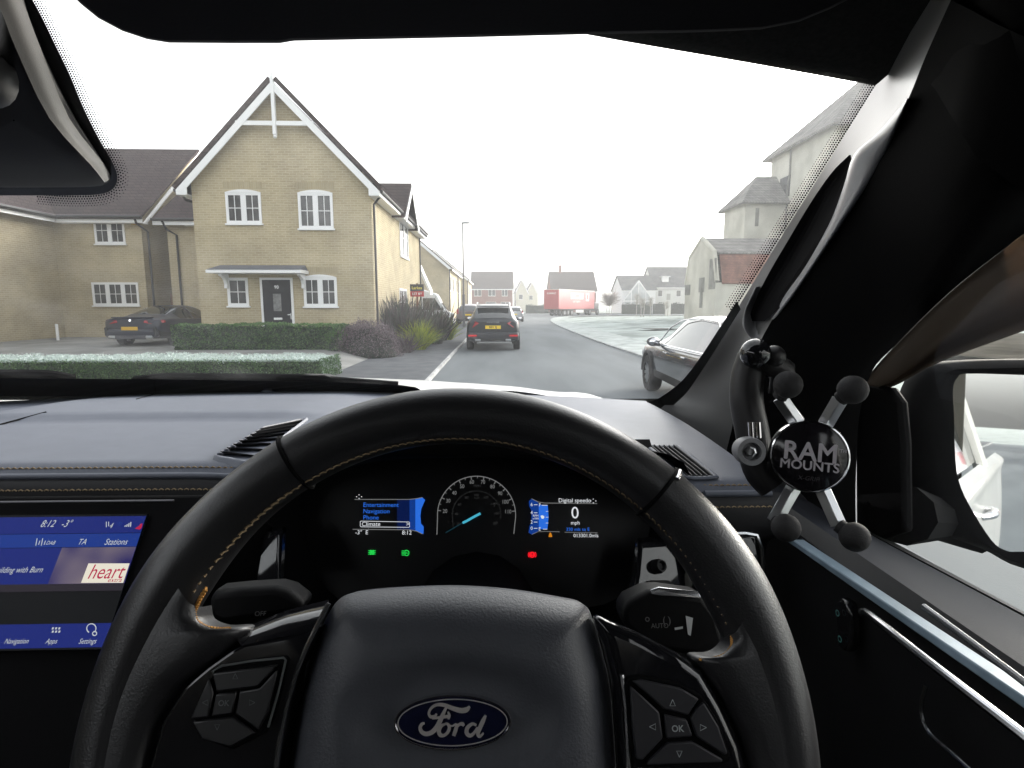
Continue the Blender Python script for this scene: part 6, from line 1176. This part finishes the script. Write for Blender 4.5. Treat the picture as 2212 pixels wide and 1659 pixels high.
b = MB(); b.prism(dl([(1846, 870), (1874, 828), (1920, 838), (1942, 870), (1950, 960), (1952, 1148), (1848, 1185)], .44), V((.012, 0, 0))); b.build('sail_panel', M['black'], door, bevel=.004)
# door mirror
wm = thing('wing_mirror', None, None, (.7, .7, 1.4)); wm.parent = truck; wm.location = V((.7, .7, 1.4)) - V((XC, 0, 0))
din = ray(2195, 928).normalized(); MN = (V((-.012, -1, -.004)).normalized() - din).normalized(); MP = at(2190, 1000, .70)
def MR(px, py, up=0.): return onpl(px, py, MP + MN * up, MN)
gp = cr([MR(*p) for p in ((2060, 900), (2058, 840), (2068, 815), (2090, 807), (2212, 810), (2400, 818), (2440, 860), (2440, 1000), (2420, 1150), (2360, 1195), (2212, 1192), (2175, 1190), (2140, 1165), (2090, 1085), (2068, 1030), (2062, 970))], 4, True)
b = MB(); b.poly(gp); b.build('mirror_glass', mat('mirror silver', (.92, .93, .93), .015, metal=1), wm, smooth=0)
hc = MR(2240, 1000); oo = cr([MR(*p) for p in ((1962, 1000), (1960, 900), (1982, 830), (2012, 795), (2060, 784), (2212, 778), (2420, 785), (2490, 840), (2500, 1000), (2480, 1170), (2400, 1250), (2212, 1228), (2120, 1185), (2020, 1150), (1975, 1130), (1964, 1080))], 4, True)
fwd = V((.25, 1, .02)).normalized()
b = MB(); b.grid([[p - fwd * .001 for p in gp], [lerp(p, q, .16) + MN * .010 for p, q in zip(gp, oo)], [lerp(p, q, .55) + MN * .013 for p, q in zip(gp, oo)], oo, [hc + (p - hc) * .97 + fwd * .05 for p in oo], [hc + (p - hc) * .75 + fwd * .12 for p in oo], [hc + (p - hc) * .3 + fwd * .155 for p in oo], [hc + (p - hc) * .01 + fwd * .16 for p in oo]], cu=True); b.build('housing', M['black'], wm, smooth=60)
b = MB(); b.tube([onx(1945, 1110, .46), MR(2020, 1120, -.03), MR(2120, 1150, -.05)], [.035, .03, .03], 10); b.build('mirror_arm', M['black'], wm)
# outer body side, as the mirror sees it
sd = [(.50, .45), (.56, .62), (.575, .85), (.572, 1.05), (.565, 1.20), (.575, 1.27), (.53, 1.31)]
b = MB(); ys = [.95, .6, .3, -.1, -.6, -1.2, -1.75, -1.8, -2.6, -3.3]; b.grid([[V((x, y, z)) for x, z in cr2] for y in ys for cr2 in [[(p.x, p.y) for p in cr([V((x, z, 0)) for x, z in sd], 3)]]]); b.build('body_side', mat('silver body paint', (.30, .31, .31), .35, coat=.4, col2=(.36, .37, .37), ns=2), truck, smooth=80)
b = MB(); b.add([(.515, -.02, 1.30), (.515, -1.65, 1.32), (.40, -1.45, 1.78), (.40, -.02, 1.78)], [(0, 1, 2, 3)]); b.build('rear_side_window', M['carglass'], truck, smooth=0)
b = MB(); b.tube([(.40, .35, 1.79), (.40, -.4, 1.83), (.40, -1.4, 1.80), (.53, -1.75, 1.30)], .03, 8); b.tube([(.52, -.05, 1.31), (.41, -.05, 1.79)], .03, 8); b.build('window_frame', mat('silver frame paint', (.30, .31, .31), .35, coat=.4), truck)
for y in (-.15, -1.2): MB().tube(cr([(.565, y, 1.13), (.60, y - .03, 1.14), (.60, y - .17, 1.145), (.565, y - .2, 1.14)], 4), .014, 8).build('door_handle', M['chrome'], truck)
# unseen cabin shell added to block daylight; also covers passenger-side and rear windows
b = MB(); b.add([(-1.2, -1.2, .7), (.5, -1.2, .7), (.5, 1.15, .7), (-1.2, 1.15, .7)], [(0, 1, 2, 3)]); b.add([(-1.2, -1.2, .7), (.5, -1.2, .7), (.5, -1.2, 1.9), (-1.2, -1.2, 1.9)], [(3, 2, 1, 0)]); b.add([(-1.2, 1.25, .7), (.5, 1.25, .7), (.5, 1.25, 1.44), (-1.2, 1.25, 1.44)], [(0, 1, 2, 3)])
b.add([(-1.19, -1.2, .7), (-1.19, 1.2, .7), (-1.19, 1.2, 1.40), (-1.19, -1.2, 1.40)], [(0, 1, 2, 3)]); b.add([(-1.19, -1.2, 1.40), (-1.19, .75, 1.40), (-1.1, .45, 1.88), (-1.1, -1.2, 1.88)], [(0, 1, 2, 3)]); b.add([(.50, -1.2, .7), (.50, .9, .7), (.50, .9, 1.2), (.50, -1.2, 1.2)], [(0, 1, 2, 3)]); b.add([(.50, -1.2, 1.2), (.50, -.6, 1.2), (.39, -.6, 1.86), (.39, -1.2, 1.86)], [(0, 1, 2, 3)])
b.build('cab_blackout_shell', M['lining'], truck, smooth=0)
b = MB(); b.surf([[V((-1.17, .60, 1.45)), V((-1.08, .2, 1.76)), V((-1.06, .0, 1.86))], [V((-1.05, 1.05, 1.45)), V((-1.0, .62, 1.68)), V((-.98, .40, 1.82))]], 4, 3); b.build('windscreen_pillar', M['lining'], truck, smooth=80)
for x in (-.02, -.74):
    b = MB(); b.box((x, -.42, 1.15), (.46, .14, .62)); b.build('front_seat', M['black'], truck, bevel=.06, seg=3); b = MB(); b.box((x, -.45, 1.56), (.26, .10, .18)); b.build('headrest', M['black'], truck, bevel=.04, seg=3)
# ------------------------------------------------------------------ phone holder on the pillar
ph = thing('phone_holder', 'empty phone holder with four rubber tipped arms fixed beside the windscreen pillar', 'phone holder', at(1748, 986, .46))
HP = at(1748, 986, .46); HN = (V((-.36, -.92, .14))).normalized()
def H(px, py, up=0.): return onpl(px, py, HP + HN * up, HN)
HXv = (H(1800, 990) - H(1700, 980)).normalized(); HXv = (HXv - HN * HXv.dot(HN)).normalized(); HYv = HN.cross(HXv)
rp = .0305
M['holder'] = mat('holder black plastic', (.016, .015, .016), .42, spec=.4, bump=.2, bs=500, bd=.0004); M['ball'] = mat('rubber ball', (.030, .029, .030), .75, spec=.25, bump=.5, bs=700, bd=.0006); M['steel'] = mat('brushed steel', (.60, .61, .62), .28, metal=1)
b = MB(); b.lathe([(rp * .7, -.020), (rp, -.016), (rp * 1.03, -.004), (rp * 1.0, .0015), (rp * .965, .002), (rp * .94, .0012)], HP, HN, 48, 0); b.build('hub_ring', M['chrome'], ph, smooth=40)
b = MB(); b.lathe([(rp * .942, .0012), (rp * .9, .0022), (0, .0024)], HP, HN, 48, 0); tx_ = HP + HN * .0026
for k, (dx, dy) in enumerate(((0, 0), (.0005, 0), (-.0005, 0), (0, .0004), (0, -.0004))):
    b.text('RAM', .0222, HP + HXv * dx + HYv * (.0035 + dy) + HN * (.0032 + .00005 * k), HXv, HYv, 1, sx=.92); b.text('MOUNTS', .0110, HP + HXv * dx * .5 + HYv * (-.0078 + dy * .5) + HN * (.0032 + .00005 * k), HXv, HYv, 1, sx=1.0)
b.text('TM', .0035, HP + HYv * .0075 + HXv * .0245 + HN * .0030, HXv, HYv, 1); b.text('X-GRIP', .0052, HP - HYv * .0185 + HN * .0030, HXv, HYv, 2, shear=.2)
b.build('hub_cap', [mat('hub gloss black', (.008, .007, .009), .12, spec=.5), mat('hub lettering', (.46, .43, .46), .5), mat('faint lettering', (.05, .045, .05), .4)], ph, smooth=40)
for (bx, by), (i0, i1) in (((1702, 831), ((1684, 858), (1728, 922))), ((1842, 842), ((1815, 862), (1778, 925))), ((1698, 1140), ((1672, 1128), (1715, 1052))), ((1846, 1160), ((1812, 1135), (1778, 1060)))):
    p0, p1 = H(*i1, -.008), H(*i0, .000); d = (p1 - p0).normalized(); b = MB(); b.tube([p0, lerp(p0, p1, .5), p1], .0052, 4, flat=(1.25, .55), nrm=HN); b.build('arm', M['steel'], ph, bevel=.0006, smooth=30)
    b = MB(); c = H(bx, by, .008); b.ball(c, .0118, 0, 20); b.tube([H(*i0, .001), c], .0062, 10); b.build('rubber_tip', M['ball'], ph, smooth=80)
b = MB(); q = cr([H(1640, 768, -.03), H(1618, 800, -.032), H(1612, 860, -.03), H(1624, 930, -.028), H(1640, 1010, -.026), H(1672, 1050, -.025)], 5); b.tube(q, [.016, .017, .017, .0165] + [.015] * (len(q) - 4), 14); b.build('socket_arm', M['holder'], ph, smooth=80)
b = MB(); b.tube([H(1690, 1000, -.028), H(1650, 1010, -.026)], .014, 12); b.ball(H(1690, 1000, -.026), .016, 0, 16); b.build('ball_joint', M['holder'], ph, smooth=80)
b = MB(); b.ball(H(1632, 764, -.010), .0135, 0, 20); b.build('top_ball', M['piano'], ph, smooth=80); b = MB(); b.ball(H(1672, 770, -.018), .010, 0, 16); b.tube([H(1632, 764, -.02), H(1690, 800, -.03), H(1690, 850, -.03)], .012, 12); b.build('base_clamp', M['holder'], ph, smooth=80)
kn = H(1620, 975, .006); b = MB(); b.lathe([(.0115, -.014), (.0125, -.008), (.0125, .003), (.0118, .005), (.0082, .005), (.0076, .003), (.0076, -.001), (0, -.001)], kn, (HN + V((.25, 0, 0))).normalized(), 28); b.build('clamp_knob', mat('knob grey', (.20, .20, .21), .45), ph, smooth=40)
b = MB(); b.lathe([(.0045, 0), (.0045, .004), (.003, .0045), (.0028, .002), (0, .002)], kn, (HN + V((.25, 0, 0))).normalized(), 6); b.build('hex_bolt', M['steel'], ph, smooth=20)
for px in (1622, 1637): MB().tube([H(px, 912, .002), H(px + 2, 946, .002)], .0026, 10).build('bolt', M['chrome'], ph)
# ------------------------------------------------------------------ freezing haze
b = MB(); b.b2(-330, 330, -90, 330, -1.2, 34); hz = b.build('haze', [], smooth=0)
hm = bpy.data.materials.new('haze air'); hm.use_nodes = True; nt = hm.node_tree; nt.nodes.clear(); o = nt.nodes.new('ShaderNodeOutputMaterial'); v = nt.nodes.new('ShaderNodeVolumePrincipled')
v.inputs['Color'].default_value = (.96, .97, .98, 1); v.inputs['Density'].default_value = .0027; v.inputs['Anisotropy'].default_value = .12; nt.links.new(v.outputs[0], o.inputs['Volume']); hz.data.materials.append(hm); tag(hz, kind='stuff')
